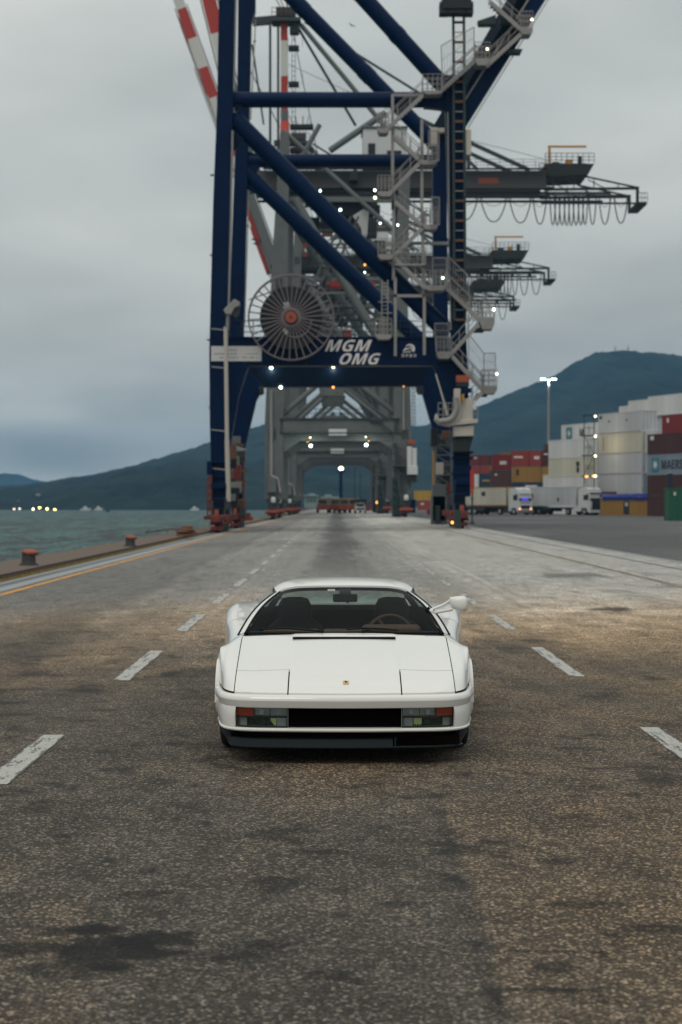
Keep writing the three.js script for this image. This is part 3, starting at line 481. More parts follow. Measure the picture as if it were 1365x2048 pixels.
// ---- inside
carPart('cabin_tub', [box(1.38, 0.02, 1.7, 0, 0.2, -2.15), box(0.02, 0.52, 1.7, -0.70, 0.46, -2.15), box(0.02, 0.52, 1.7, 0.70, 0.46, -2.15), box(1.38, 0.62, 0.02, 0, 0.53, -2.985), box(1.4, 0.5, 0.02, 0, 0.45, -1.30), rbox(0.26, 0.3, 1.2, 0, 0.36, -2.1, 0.05)], M.carpet_dark);
const dash = carPart('dashboard', [grid(24, 8, (u, v) => { const x = mix(-0.71, 0.71, u), z = mix(-1.30 - 0.12 * Math.pow(Math.abs(x) / 0.71, 2), -1.80, v); return [x, 0.735 + 0.022 * Math.sin(v * PI * 0.6) - 0.04 * sstep(0.85, 1, v), z]; }), box(1.4, 0.2, 0.02, 0, 0.62, -1.80)], M.leather_dark);
carPart('dash_pad', [rbox(0.42, 0.03, 0.20, -0.40, 0.752, -1.68, 0.013, 3), rbox(0.30, 0.03, 0.20, 0.0, 0.755, -1.66, 0.013, 3)], M.leather_tan, dash);
carPart('instrument_hood', [rbox(0.44, 0.07, 0.24, 0.36, 0.765, -1.70, 0.03, 3)], M.leather_tan, dash);
const wheelS = carPart('steering_wheel', [new THREE.TorusGeometry(0.178, 0.014, 8, 40).rotateX(-0.42).translate(0.36, 0.69, -1.97), new THREE.CylinderGeometry(0.05, 0.05, 0.03, 16).rotateX(PI / 2 - 0.42).translate(0.36, 0.69, -1.97), ...[0, 2.1, -2.1].map((a) => bar(V(0.36, 0.69, -1.97), V(0.36 + Math.sin(a + PI / 2) * 0.17, 0.69 + Math.cos(a + PI / 2) * 0.155, -1.97 - Math.cos(a + PI / 2) * 0.07), 0.03, 0.01))], M.leather_tan);
carPart('steering_column', [tube(V(0.36, 0.69, -1.96), V(0.36, 0.62, -1.75), 0.035, 12)], M.leather_dark, wheelS);
for (const x of [-0.39, 0.39]) {
  const back = [[-0.25, 0.28], [-0.25, 0.62], [-0.215, 0.70], [-0.135, 0.76], [-0.135, 0.86], [-0.105, 0.915], [-0.05, 0.928], [0.05, 0.928], [0.105, 0.915], [0.135, 0.86], [0.135, 0.76], [0.215, 0.70], [0.25, 0.62], [0.25, 0.28]];
  const seat = carPart('seat', [extrude(back, 0.14, 0.035, 3).rotateX(-0.12).translate(x, 0.03, -2.62), rbox(0.5, 0.16, 0.55, x, 0.32, -2.28, 0.06, 3)], M.leather_dark);
  carPart('seat_bolster', [-1, 1].map((k) => rbox(0.07, 0.36, 0.1, x + k * 0.22, 0.5, -2.48, 0.03, 3)), M.leather_dark, seat);
}
const rv = carPart('interior_mirror', [rbox(0.19, 0.062, 0.03, 0.012, 0.985, -2.02, 0.014, 3)], M.car_black);
carPart('mirror_stem', [bar(V(0.012, 1.01, -2.03), V(0.012, 1.075, -2.07), 0.09, 0.03), tube(V(0.03, 0.955, -2.02), V(0.03, 0.945, -2.02), 0.008)], M.leather_dark, rv);
carPart('windshield_sticker', [new THREE.PlaneGeometry(0.058, 0.016).rotateX(-0.45).translate(-0.095, 1.045, -2.03)], mat('sticker', [0.8, 0.78, 0.74], 0.5), rv);
for (const [x0, x1, y] of [[-0.62, -0.22, 0], [0.02, 0.40, 0]]) {
  const P = (x, t, o = 0.014) => { const p = screen(x, t); return V(p[0], p[1] + o, p[2] + o * 0.6); };
  const w = carPart('wiper', [tube(P(x0 < -0.1 ? -0.16 : 0.14, 0.005), P((x0 + x1) / 2, 0.055), 0.007, 6), path([P(x0, 0.045, 0.010), P((x0 + x1) / 2, 0.058, 0.012), P(x1, 0.03, 0.010)], 0.006, 6)], M.car_black);
  carPart('wiper_pivot', [new THREE.SphereGeometry(0.014, 10, 8).translate(...P(x0 < -0.1 ? -0.16 : 0.14, 0.002).toArray())], M.car_black, w);
}
// single mirror on the driver's pillar, held by two slim arms
{
  const D = 13.75, q = (px, py, d = D) => { const p = at(px, py, d); return V(p.x - carBase.x, p.y, p.z - carBase.z); };
  const sec = [[904, 9.5, 1202, 6], [909, 13, 1205, 10], [918, 16.5, 1206.5, 14], [928, 18, 1207.5, 15.5], [935, 17, 1207.8, 14], [938.6, 13, 1208, 10], [940.2, 5, 1208, 4]];
  const k = D / F;
  const shell = grid(20, 30, (u, v) => { const a = u * 2 * PI, px = mix(902.5, 940.3, v), tb = sec.map((s) => [s[0], s[1]]), hy = px < 904 ? mix(3, 9.5, (px - 902.5) / 1.5) : smoothTable(tb, px), cy = smoothTable(sec.map((s) => [s[0], s[2]]), px), dz = smoothTable(sec.map((s) => [s[0], s[3]]), px) * 0.9; const ca = Math.cos(a), sa = Math.sin(a), pw = (c) => Math.sign(c) * Math.pow(Math.abs(c), 0.8); const c = q(px, cy); return [c.x, c.y + pw(ca) * hy * k * 0.86, c.z + pw(sa) * dz * k]; });
  const mir = carPart('door_mirror', [shell], M.car_white);
  carPart('mirror_arm', [path([q(863, 1221), q(872, 1217), q(888, 1211), q(900, 1204), q(907, 1199)], 0.0105, 8, 24), path([q(865, 1226), q(874, 1225), q(890, 1222), q(902, 1220), q(910, 1218)], 0.0125, 8, 24), rbox(0.034, 0.03, 0.06, ...q(866, 1223).toArray(), 0.012, 3)], M.car_white, mir);
  carPart('mirror_gasket', [bar(q(855.5, 1217), q(865.5, 1229.5), 0.012, 0.05)], M.car_black, mir);
}
// wheels
for (const [i, z] of wheelZ.entries()) for (const s of [-1, 1]) {
  const w = i ? 0.26 : 0.225, x = s * ((i ? 0.965 : 0.88) - w / 2), R = 0.315;
  const prof = [[0.20, -w / 2 + 0.02], [0.27, -w / 2 + 0.002], [0.30, -w / 2 + 0.012], [R, -w / 2 + 0.045], [R, w / 2 - 0.045], [0.30, w / 2 - 0.012], [0.27, w / 2 - 0.002], [0.20, w / 2 - 0.02]].map(([r, y]) => new THREE.Vector2(r, y));
  const wheel = carPart('wheel', [new THREE.LatheGeometry([[0.205, -w / 2 + 0.02], [0.21, 0], [0.205, w / 2 - 0.02]].map(([r, y]) => new THREE.Vector2(r, y)), 40).rotateZ(PI / 2).translate(x, R, z), ...lin(0, 2 * PI, 5).slice(1).map((a) => bar(V(x + s * (w / 2 - 0.04), R, z), V(x + s * (w / 2 - 0.03), R + Math.cos(a) * 0.2, z + Math.sin(a) * 0.2), 0.06, 0.03)), tube(V(x + s * (w / 2 - 0.05), R, z), V(x + s * (w / 2 - 0.01), R, z), 0.04, 16)], M.alloy);
  carPart('tyre', [new THREE.LatheGeometry(prof, 48).rotateZ(PI / 2).translate(x, R, z)], M.tyre_rubber, wheel);
}
car.scale.x = 0.984;
// ---------------------------------------------------------------- the blue ship-to-shore crane: two frames, D0 near and D1 behind it
const D0 = 122, D1 = 143.7;
const wear = tex(256, 256, (x, y) => { const n = tileNoise(x / 32, y / 32, 8, 41) * 0.5 + tileNoise(x / 8, y / 8, 32, 42) * 0.3 + tileNoise(x / 2, y / 2, 128, 43) * 0.2, v = 0.72 + 0.4 * n; return [v, v, v]; });
wear.repeat.set(0.15, 0.15);
mat('crane_blue', [0.0007, 0.0115, 0.050], 0.45, 0, { map: wear, specularIntensity: 0.22 });
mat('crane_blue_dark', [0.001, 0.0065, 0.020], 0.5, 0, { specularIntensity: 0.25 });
mat('galvanised', [0.30, 0.285, 0.275], 0.6, 0.1, { map: wear });
mat('crane_grey', [0.128, 0.138, 0.136], 0.6, 0, { map: wear });
mat('crane_grey_dark', [0.034, 0.042, 0.043], 0.6);
mat('girder_brown', [0.062, 0.058, 0.056], 0.6);
mat('equip_dark', [0.013, 0.016, 0.017], 0.65);
mat('equip_green', [0.018, 0.036, 0.035], 0.6);
mat('bogie_red', [0.15, 0.022, 0.014], 0.5, 0, { map: wear });
mat('signal_orange', [0.33, 0.07, 0.03], 0.5);
mat('crane_yellow', [0.50, 0.24, 0.03], 0.5);
mat('cream_paint', [0.50, 0.46, 0.40], 0.55);
mat('white_panel', [0.60, 0.61, 0.61], 0.5);
mat('boom_red', [0.42, 0.035, 0.02], 0.5); mat('boom_white', [0.62, 0.61, 0.57], 0.5);
mat('rust_orange', [0.15, 0.068, 0.036], 0.8);
mat('cable_black', [0.015, 0.017, 0.018], 0.6);
mat('letter_white', [0.74, 0.70, 0.69], 0.6);
function glow(name, r, g, b, k) { const m = new THREE.MeshStandardMaterial({ color: 0x202020, roughness: 0.4, emissive: C(r, g, b), emissiveIntensity: k }); m.name = name; return M[name] = m; }
glow('lamp_cool', 0.80, 1.0, 0.90, 9); glow('lamp_warm', 1.0, 0.90, 0.60, 8); glow('lamp_amber', 1.0, 0.40, 0.08, 4); glow('lamp_yellow', 1.0, 0.84, 0.22, 11);
const bulb = (p, r) => new THREE.SphereGeometry(r, 12, 8).translate(p.x, p.y, p.z);
function lampLight(p, color, k, dist = 0) { const l = new THREE.PointLight(color, k); l.position.copy(p); l.castShadow = true; scene.add(l); return l; }

const crane = thing('gantry_crane', 'dark blue gantry crane lettered MGM OMG, nearest crane of the row', 'crane', V(0, gy(0), -D0));
const cp = (name, g, m, parent = crane, label) => part(name, g, m, parent, label);
// legs
cp('leg', plate([[441, -160], [474, -160], [471, 0], [467, 200], [462, 400], [457, 640], [457, 674], [498, 728], [478, 790], [459, 900], [459, 985], [424, 985], [420, 850], [419, 700], [427, 400], [435, 200]], D0, 1.3), M.crane_blue);
cp('leg', plate([[478, -160], [512, -160], [511, 20], [503, 45], [499, 240], [494, 400], [488, 640], [486, 728], [528, 773], [513, 800], [490, 895], [489, 985], [457, 985], [456, 700], [460, 600], [467, 400], [475, 200]], D1, 1.3), M.crane_blue);
cp('leg', plate([[889, 150], [930, 150], [931, 400], [932, 650], [936, 731], [940, 880], [941, 985], [907, 985], [907, 880], [892, 800], [868, 731], [903, 676], [903, 600], [897, 400], [893, 260]], D0, 1.3), M.crane_blue);
cp('leg', plate([[866, 300], [893, 268], [897, 650], [902, 985], [872, 985], [868, 890], [864, 850], [845, 785], [841, 773], [868, 726], [868, 640], [866, 400]], D1, 1.3), M.crane_blue);
for (const [pts, d] of [[[[516, 775], [528, 772], [528, 786], [521, 790]], D1 - 0.3], [[[833, 772], [848, 773], [849, 788], [838, 788], [834, 782]], D1 - 0.3]]) cp('bracket', plate(pts, d, 1.2), M.equip_dark);
// portal and upper beams
const beamN = cp('portal_beam', [plate([[456, 677], [906, 676], [906, 730.5], [456, 731]], D0 + 0.02, 1.5), slab(455, 673.5, 872, 677, D0 - 0.1, 1.7, 0.01)], M.crane_blue);
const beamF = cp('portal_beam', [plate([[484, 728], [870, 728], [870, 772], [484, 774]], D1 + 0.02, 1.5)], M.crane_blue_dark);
cp('upper_beam', [tube(at(463, 200.5, D0 + 0.7), at(905, 200.5, D0 + 0.7), 0.52, 20), plate([[470, 184], [484, 188], [484, 214], [470, 222]], D0 + 0.35, 0.6), plate([[848, 184], [893, 180], [893, 222], [880, 217], [848, 214]], D0 + 0.2, 0.9)], M.crane_blue);
cp('upper_beam', [tube(at(490, 322.5, D1 + 0.7), at(880, 322.5, D1 + 0.7), 0.53, 20), plate([[488, 300], [520, 310], [520, 335], [488, 378]], D1 + 0.3, 0.7)], M.crane_blue);
// diagonal tubes
for (const [x0, y0, x1, y1, d, r] of [[470, 240, 898, 668, D0 + 0.7, 0.60], [492, 345, 872, 712, D1 + 0.7, 0.60], [640, -100, 890, 176, D0 + 0.7, 0.56], [480, -110, 890, 308, D1 + 0.7, 0.60]]) {
  const a = at(x0, y0, d), b = at(x1, y1, d); cp('diagonal_brace', [tube(a, b, r, 20), ...[0.3, 0.62].map((t) => tube(a.clone().lerp(b, t - 0.02), a.clone().lerp(b, t + 0.02), r * 1.07, 20))], M.crane_blue);
}
cp('gusset_plate', plate([[467, 226], [482, 226], [512, 262], [488, 282], [467, 300]], D0 + 0.4, 0.6), M.crane_blue);
cp('gusset_plate', plate([[488, 340], [506, 340], [536, 372], [512, 388], [488, 372]], D1 + 0.4, 0.6), M.crane_blue);
// inclined legs of the upper frame on the land side
cp('upper_leg', [bar(at(909, 262, D0 + 0.8), at(1120, -75, D0 + 0.8), 1.2, 1.0), plate([[893, 150], [912, 150], [938, 176], [930, 262], [893, 262]], D0 + 0.1, 1.3)], M.crane_blue);
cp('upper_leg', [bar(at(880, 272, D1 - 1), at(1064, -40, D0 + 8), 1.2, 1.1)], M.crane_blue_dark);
cp('cable_tray', [bar(at(931, 200, D0 + 0.1), at(1082, -40, D0 + 0.1), 0.12, 0.1), bar(at(936, 257, D0 + 0.1), at(1098, -2, D0 + 0.1), 0.06, 0.06)], M.galvanised);
// lower legs: balance beams and bogies on the rails
for (const [x0, x1, d, s] of [[423, 456, D0, -1], [458, 488, D1, -1], [908, 941, D0, 1], [874, 902, D1, 1]]) {
  const pc = at((x0 + x1) / 2, 900, d), X = s < 0 ? RAIL_L - 0.02 : RAIL_R - 0.25, y0 = gy(X), zc = -d - 0.6, hw = (x1 - x0) / 2 * d / F;
  cp('leg_foot', [rbox(hw * 2 + 0.12, 1.0, 1.6, pc.x, y0 + 3.6, zc, 0.05), rbox(hw * 2 - 0.05, 1.1, 2.6, pc.x, y0 + 2.6, zc, 0.05), rbox(hw * 1.8, 0.35, 3.4, pc.x, y0 + 3.0, zc, 0.04), ...[-1, 1].map((k) => rbox(hw * 2 + 0.3, 0.14, 1.8, pc.x, y0 + 4.1 + k * 0.5, zc, 0.03))], M.crane_blue);
  const beam = cp('balance_beam', [rbox(0.75, 0.8, 7.0, X, y0 + 1.85, zc, 0.06), rbox(0.7, 0.5, 3.4, X, y0 + 1.35, zc - 2.6, 0.05), rbox(0.7, 0.5, 3.4, X, y0 + 1.35, zc + 2.6, 0.05)], M.crane_blue_dark);
  for (const dz of [-4.3, -1.5, 1.5, 4.3]) {
    const b = cp('bogie', [rbox(0.78, 0.62, 2.3, X, y0 + 0.82, zc + dz, 0.06), rbox(0.9, 0.22, 0.3, X, y0 + 0.62, zc + dz + 1.0, 0.03), rbox(0.55, 0.4, 0.7, X - s * 0.42, y0 + 0.95, zc + dz, 0.05)], M.bogie_red);
    for (const k of [-0.62, 0.62]) cp('bogie_wheel', [tube(V(X - 0.14, y0 + 0.34, zc + dz + k), V(X + 0.14, y0 + 0.34, zc + dz + k), 0.31, 18), tube(V(X + 0.10, y0 + 0.34, zc + dz + k), V(X + 0.16, y0 + 0.34, zc + dz + k), 0.36, 18)], M.steel_dark, b);
  }
  cp('rail_buffer', [rbox(0.5, 0.42, 0.5, X, y0 + 0.85, zc + 5.75, 0.05), tube(V(X, y0 + 0.85, zc + 6.0), V(X, y0 + 0.85, zc + 6.35), 0.16, 12), rbox(0.75, 0.25, 0.2, X, y0 + 0.3, zc + 5.7, 0.03)], M.bogie_red);
  cp('hazard_lamp', [tube(V(X, y0 + 1.12, zc + 5.6), V(X, y0 + 1.5, zc + 5.6), 0.14, 12)], M.signal_orange);
}
// machinery hung on the inner faces of the feet
{
  const r = rng(12), cols = [M.crane_grey, M.equip_dark, M.rust_orange, M.equip_green, M.galvanised, M.equip_dark];
  for (let i = 0; i < 16; i++) { const px = 464 + r() * 22, py = 880 + i * 9 + r() * 6, d = D0 + 3 + r() * 16, p = at(px, py, d), w = 0.35 + r() * 0.5; cp('drive_box', rbox(w, 0.4 + r() * 0.9, 0.6, p.x, p.y, p.z, 0.04), i === 7 ? M.bogie_red : cols[i % 6]); }
  cp('pump_housing', [tube(at(463, 903, D1 - 4), at(489, 912, D1 - 4), 0.55, 16), rbox(1.2, 0.7, 1, ...at(476, 912, D1 - 4).toArray(), 0.1)], M.crane_grey);
  cp('equipment_rack', [...[884, 912, 935, 958].map((y) => bar(at(461, y, D1 - 6), at(489, y + 7, D1 - 6), 0.16, 0.16)), bar(at(489, 900, D1 - 6), at(489, 1000, D1 - 6), 0.14), bar(at(470, 890, D1 - 6), at(470, 1000, D1 - 6), 0.14)], M.rust_orange);
  // red ladder cage over the water side
  cp('access_ladder', [bar(at(416, 955, D0 - 1), at(416, 1035, D0 - 1), 0.1), bar(at(423, 950, D0 - 1), at(423, 1035, D0 - 1), 0.1), ...[958, 973, 988, 1003, 1018, 1033].map((y) => bar(at(416, y, D0 - 1), at(423, y, D0 - 1), 0.12, 0.22)), rbox(0.5, 0.25, 0.8, ...at(416, 1035, D0 - 1).toArray(), 0.04)], M.bogie_red);
  cp('control_box', rbox(0.36, 0.9, 0.6, ...at(420, 936, D0 - 0.4).toArray(), 0.03), M.crane_blue);
}
// cream pole on the sea-side leg with its brackets, and the grey floodlight head above
const pole = cp('service_pole', [tube(at(452, 654, D0 - 0.9), at(454.5, 880, D0 - 0.9), 0.135, 12), tube(at(454.5, 880, D0 - 0.9), at(457.5, 1003, D0 - 0.9), 0.155, 12)], M.cream_paint);
for (const y of [659, 735, 861, 938]) cp('pole_bracket', bar(at(424, y - 1.5, D0 - 0.5), at(453, y + 1.5, D0 - 0.9), 0.10, 0.08), M.galvanised, pole);
const flood = cp('floodlight', [plate([[447, 620], [469, 598], [480, 604], [480, 612], [470, 616], [463, 629], [452, 629]], D0 - 1.4, 0.7, 0.05), bar(at(455, 629, D0 - 1.0), at(454, 656, D0 - 1.0), 0.12)], M.galvanised);
cp('floodlight_body', [plate([[464, 630], [471, 614], [480, 613], [479, 630], [471, 637]], D0 - 1.2, 0.5, 0.05)], M.crane_grey_dark, flood);
cp('cable_conduit', [poly([at(474, -60, D0 - 0.1), at(469, 180, D0 - 0.1)], 0.07), poly([at(466, 262, D0 - 0.1), at(463, 420, D0 - 0.1), at(457, 660, D0 - 0.1)], 0.08)], M.galvanised);
cp('leg_conduit', [poly([at(512, 40, D1 - 0.1), at(502, 240, D1 - 0.1)], 0.05), poly([at(498, 400, D1 - .1), at(490, 650, D1 - .1)], 0.05)], M.galvanised);
for (const [x, y, d] of [[425, 351, D0], [424, 511, D0], [418, 680, D0], [510, 84, D1], [497, 452, D1], [421, 815, D0]]) cp('lamp_bracket', rbox(0.22, 0.1, 0.2, ...at(x, y, d + 0.3).toArray(), 0.02), M.equip_dark);
// rating plate on the leg
{
  const rows = tex(256, 80, (x, y) => { const line = [[20, 60, 130], [42, 12, 240], [62, 40, 240]].some(([yy, a, b]) => Math.abs(80 - y - yy) < 3.2 && x > a && x < b && tileNoise(x / 7, yy, 64, 5) > 0.36 && !(x > 138 && x < 152)); const v = line ? 0.30 : 0.62; return [v, v * 0.985, v * 0.98]; });
  mat('rating_print', [1, 1, 1], 0.5, 0, { map: rows });
  const a = at(423, 722.5, D0 - 0.06), b = at(523.5, 692.5, D0 - 0.06), w = b.x - a.x, h = b.y - a.y;
  const pl = cp('rating_plate', box(w, h, 0.04, (a.x + b.x) / 2, (a.y + b.y) / 2, a.z), M.letter_white);
  cp('rating_text', new THREE.PlaneGeometry(w * 0.98, h * 0.96).translate((a.x + b.x) / 2, (a.y + b.y) / 2, a.z + 0.023), M.rating_print, pl);
}
// lettering on the beam
function slanted(text, x0, y0, x1, y1, d, shear, m, parent, name = 'lettering') {
  const g = letters(text, 1, 0.02), b = g.boundingBox, a = at(x0, y1, d), c = at(x1, y0, d), hgt = c.y - a.y;
  g.translate(-b.min.x, -b.min.y, 0); const w0 = b.max.x - b.min.x, h0 = b.max.y - b.min.y;
  g.applyMatrix4(new THREE.Matrix4().makeScale((c.x - a.x - shear * hgt) / w0, hgt / h0, 1)); g.applyMatrix4(new THREE.Matrix4().set(1, shear, 0, 0, 0, 1, 0, 0, 0, 0, 1, 0, 0, 0, 0, 1));
  return cp(name, g.translate(a.x, a.y, a.z), m, parent);
}
slanted('MGM', 650, 679.5, 745, 703, D0 - 0.02, 0.42, M.letter_white, beamN);
slanted('OMG', 676, 706.5, 763, 729, D0 - 0.02, 0.42, M.letter_white, beamN);
{ // maker's mark: a wave curling over, and four small characters below
  const p = (x, y) => { const q = at(x, y, D0 - 0.02); return [q.x, q.y]; }, g = [];
  const arc = (cx, cy, r0, r1, a0, a1, n = 14) => { const o = []; for (let i = 0; i <= n; i++) { const a = mix(a0, a1, i / n); o.push(p(cx + Math.cos(a) * r0, cy - Math.sin(a) * r0)); } for (let i = n; i >= 0; i--) { const a = mix(a0, a1, i / n), r = mix(r1, r0 * 0.96, Math.pow(i / n, 3) * 0.8); o.push(p(cx + Math.cos(a) * r, cy - Math.sin(a) * r)); } return o; };
  g.push(extrude(arc(820.5, 698, 10, 5.5, -0.7, 2.6), 0.02), extrude(arc(820.5, 699, 5, 2.6, -0.6, 3.0), 0.02), extrude([p(806, 701), p(812, 695), p(821, 700.5), p(813, 699), p(809, 702)], 0.02), extrude([p(806, 704), p(822, 702.5), p(822, 704.5), p(806, 705.5)], 0.02));
  cp('maker_mark', g.map((q) => q.translate(0, 0, -D0 + 0.02)), M.letter_white, beamN);
  const strokes = [[[0, .2, .3, .2], [0, .55, .3, .5], [.15, 0, .15, 1], [.45, .1, 1, .1], [.45, .1, .45, .9], [.55, .4, 1, .4], [.55, .7, 1, .95], [.8, .45, .6, 1]], [[0, .35, 1, .3], [.3, 0, .3, .5], [.7, 0, .75, .5], [0, .65, 1, .65], [.5, .4, .5, 1]], [[.1, .15, .9, .1], [.05, .45, .95, .45], [.25, .3, .75, .3], [.25, .6, .75, .6], [.5, .05, .5, .95], [0, .95, 1, .95], [.25, .3, .25, .7], [.75, .3, .75, .7]], [[0, .2, .45, .2], [.22, .2, .22, .8], [0, .8, .5, .75], [.6, .1, .95, .1], [.6, .1, .55, 1], [.92, .1, .95, 1]]];
  strokes.forEach((ch, i) => cp('maker_character', ch.map(([a, b, c, d]) => bar(at(803.5 + i * 7.8 + a * 6, 708 + b * 6.4, D0 - 0.03), at(803.5 + i * 7.8 + c * 6, 708 + d * 6.4, D0 - 0.03), 0.026, 0.02)), M.letter_white, beamN));
}
// lamps under the beams
for (const [x, y, d, m, r] of [[543, 735.5, D1 - 0.3, 'lamp_cool', 0.16], [667, 733.5, D1 - 0.3, 'lamp_warm', 0.15], [562, 774.5, D1 + 0.1, 'lamp_cool', 0.16], [667, 774.5, D1 + 0.1, 'lamp_amber', 0.12], [808, 772.5, D1 + 0.1, 'lamp_amber', 0.08], [886, 556, D0 - 1.5, 'lamp_cool', 0.10], [988, 619, D0 - 1.5, 'lamp_cool', 0.11], [994, 748, D0 - 1.5, 'lamp_cool', 0.09], [975, 99, D0 - 1.5, 'lamp_warm', 0.09], [1064, 40, D0 - 1.5, 'lamp_warm', 0.09], [870, 977, D1 - 3, 'lamp_warm', 0.11], [905, 1045, D0 - 1, 'lamp_amber', 0.12]]) {
  const p = at(x, y, d), l = cp('lamp', bulb(p, r * 0.78), M[m]); if (r > 0.13) { cp('lamp_housing', rbox(r * 3, 0.12, r * 2.4, p.x, p.y + r + 0.05, p.z, 0.02), M.equip_dark, l); lampLight(V(p.x, p.y - r - 0.02, p.z + 0.1), m === 'lamp_amber' ? 0xff8030 : 0xf0fff4, 3); }
}
// cable reel: a big spoked drum standing on the beam
{
  const d = D0 - 1.4, c = at(582.5, 635, d), k = d / F, n = 34;
  const reel = cp('cable_reel', [new THREE.CylinderGeometry(62.5 * k, 62.5 * k, 0.5, 48).rotateX(PI / 2).translate(c.x, c.y, c.z - 0.35)], M.equip_dark);
  for (let i = 0; i < n; i++) { const a = (i + 0.3) / n * 2 * PI; for (const z of [0.0]) cp('reel_spoke', tube(V(c.x + Math.cos(a) * 16 * k, c.y + Math.sin(a) * 16 * k, c.z + z), V(c.x + Math.cos(a) * 85 * k, c.y + Math.sin(a) * 85 * k, c.z + z), 0.045, 6), M.reel_steel ?? mat('reel_steel', [0.17, 0.14, 0.15], 0.5, 0.1), reel); }
  cp('reel_rim', [new THREE.TorusGeometry(85 * k, 0.05, 6, 72).translate(c.x, c.y, c.z), new THREE.TorusGeometry(85 * k, 0.04, 6, 72).translate(c.x, c.y, c.z - 0.6)], M.reel_steel, reel);
  cp('reel_flange', [new THREE.RingGeometry(12 * k, 20 * k, 40).translate(c.x, c.y, c.z + 0.06), tube(V(c.x + 14 * k, c.y, c.z), V(c.x + 34 * k, c.y - 4 * k, c.z), 0.04, 6), new THREE.TorusGeometry(32 * k, 0.05, 6, 48, 2.4).rotateZ(-2.3).translate(c.x + 8 * k, c.y - 8 * k, c.z + 0.04)], M.reel_steel, reel);
  cp('reel_hub', [new THREE.CylinderGeometry(11.5 * k, 11.5 * k, 0.4, 24).rotateX(PI / 2).translate(c.x, c.y, c.z + 0.1)], M.signal_orange, reel);
  cp('reel_axle', [new THREE.CylinderGeometry(2.4 * k, 2.4 * k, 0.1, 12).rotateX(PI / 2).translate(c.x, c.y, c.z + 0.33), new THREE.RingGeometry(10.5 * k, 14 * k, 24).translate(c.x, c.y, c.z + 0.2)], M.equip_dark, reel);
  cp('reel_box', [plate([[567, 606], [579, 603], [582, 616], [578, 620], [568, 618]], d + 0.02, 0.1, 0.01), plate([[565, 659], [571, 657], [579, 666], [571, 669]], d + 0.02, 0.1, 0.01)], M.white_panel, reel);
  cp('reel_stand', [bar(at(560, 640, d + 0.8), at(552, 729, d + 0.8), 0.3), bar(at(604, 640, d + 0.8), at(612, 729, d + 0.8), 0.3), ...[548, 571, 601, 625].map((x) => bar(at(x, 716, d + 0.4), at(x, 731, d + 0.4), 0.07))], M.crane_blue_dark, reel);
  cp('reel_cable', poly([at(498, 600, d), at(540, 585, d), at(560, 575, d)], 0.035), M.cable_black, reel);
}
// guard rails along the beams
function railing(a, b, h, m, parent, posts = 6, rails = 3, r = 0.03) { const g = []; for (let i = 1; i <= rails; i++) g.push(tube(a.clone().setY(a.y + h * i / rails), b.clone().setY(b.y + h * i / rails), r, 5)); for (let i = 0; i <= posts; i++) { const p = a.clone().lerp(b, i / posts); g.push(tube(p, p.clone().setY(p.y + h), r, 5)); } return cp('guard_rail', g, m, parent); }
railing(at(462, 675, D0 + 1.2), at(868, 675, D0 + 1.2), 1.1, M.equip_green, beamN, 18); railing(at(490, 727, D1 + 1.2), at(866, 727, D1 + 1.2), 1.1, M.equip_green, beamF, 16);
// stair tower: landings and flights between them, near frame, land side
const stairZ = D0 - 0.9, WID_S = 0.95;
function flight(x0, y0, x1, y1, d = stairZ) { // from the lower to the upper end
  const st = cp('stair_flight', [d, d + WID_S].map((q) => bar(at(x0, y0, q), at(x1, y1, q), 0.07, 0.27)), M.galvanised), a = at(x0, y0, d), b = at(x1, y1, d), n = 11;
  for (let i = 1; i < n; i++) { const p = a.clone().lerp(b, i / n); cp('tread', box(0.26, 0.035, WID_S - 0.06, p.x, p.y, p.z - WID_S / 2), M.galvanised, st); }
  for (const q of [0, WID_S]) { const u = V(0, 0.98, -q), g = [tube(a.clone().add(u), b.clone().add(u), 0.03, 5), tube(a.clone().add(V(0, 0.5, -q)), b.clone().add(V(0, 0.5, -q)), 0.022, 5)]; for (let i = 0; i <= 3; i++) { const p = a.clone().lerp(b, i / 3); g.push(tube(p.clone().add(V(0, 0, -q)), p.clone().add(u), 0.026, 5)); } cp('handrail', g, M.galvanised, st); }
  return st;
}
function landing(x0, x1, y, bow = 8, d = stairZ, rail = 1.05) {
  const m = (x0 + x1) / 2, pts = [[x0, y - bow * 0.5], [x1, y - bow * 0.5], [x1, y], [mix(x1, m, 0.35), y + bow * 0.55], [mix(x0, m, 0.35), y + bow * 0.55], [x0, y]];
  const l = cp('landing', [plate(pts, d - 0.1, WID_S + 0.3, 0.03)], M.galvanised), a = at(x0, y - bow * 0.5, d - 0.05), b = at(x1, y - bow * 0.5, d - 0.05), g = [];
  for (const h of [0.35, 0.7, rail]) g.push(tube(a.clone().add(V(0, h, 0)), b.clone().add(V(0, h, 0)), 0.024, 5), tube(a.clone().add(V(0, h, -WID_S - 0.1)), b.clone().add(V(0, h, -WID_S - 0.1)), 0.024, 5));
  for (let i = 0; i <= 4; i++) { const p = a.clone().lerp(b, i / 4); g.push(tube(p, p.clone().add(V(0, rail, 0)), 0.022, 5), tube(p.clone().add(V(0, 0, -WID_S - .1)), p.clone().add(V(0, rail, -WID_S - .1)), 0.022, 5)); }
  cp('landing_rail', g, M.galvanised, l); return l;
}
const FL = [[905, 840, 966, 785], [966, 781, 905, 713], [900, 711, 957, 648], [966, 645, 891, 574], [852, 577, 788, 515], [788, 513, 850, 452], [848, 454, 790, 404], [779, 388, 843, 323], [838, 319, 789, 274], [771, 262, 846, 191], [884, 181, 952, 120], [972, 134, 1042, 69], [1047, 64, 980, 5]];
for (const f of FL) flight(...f);
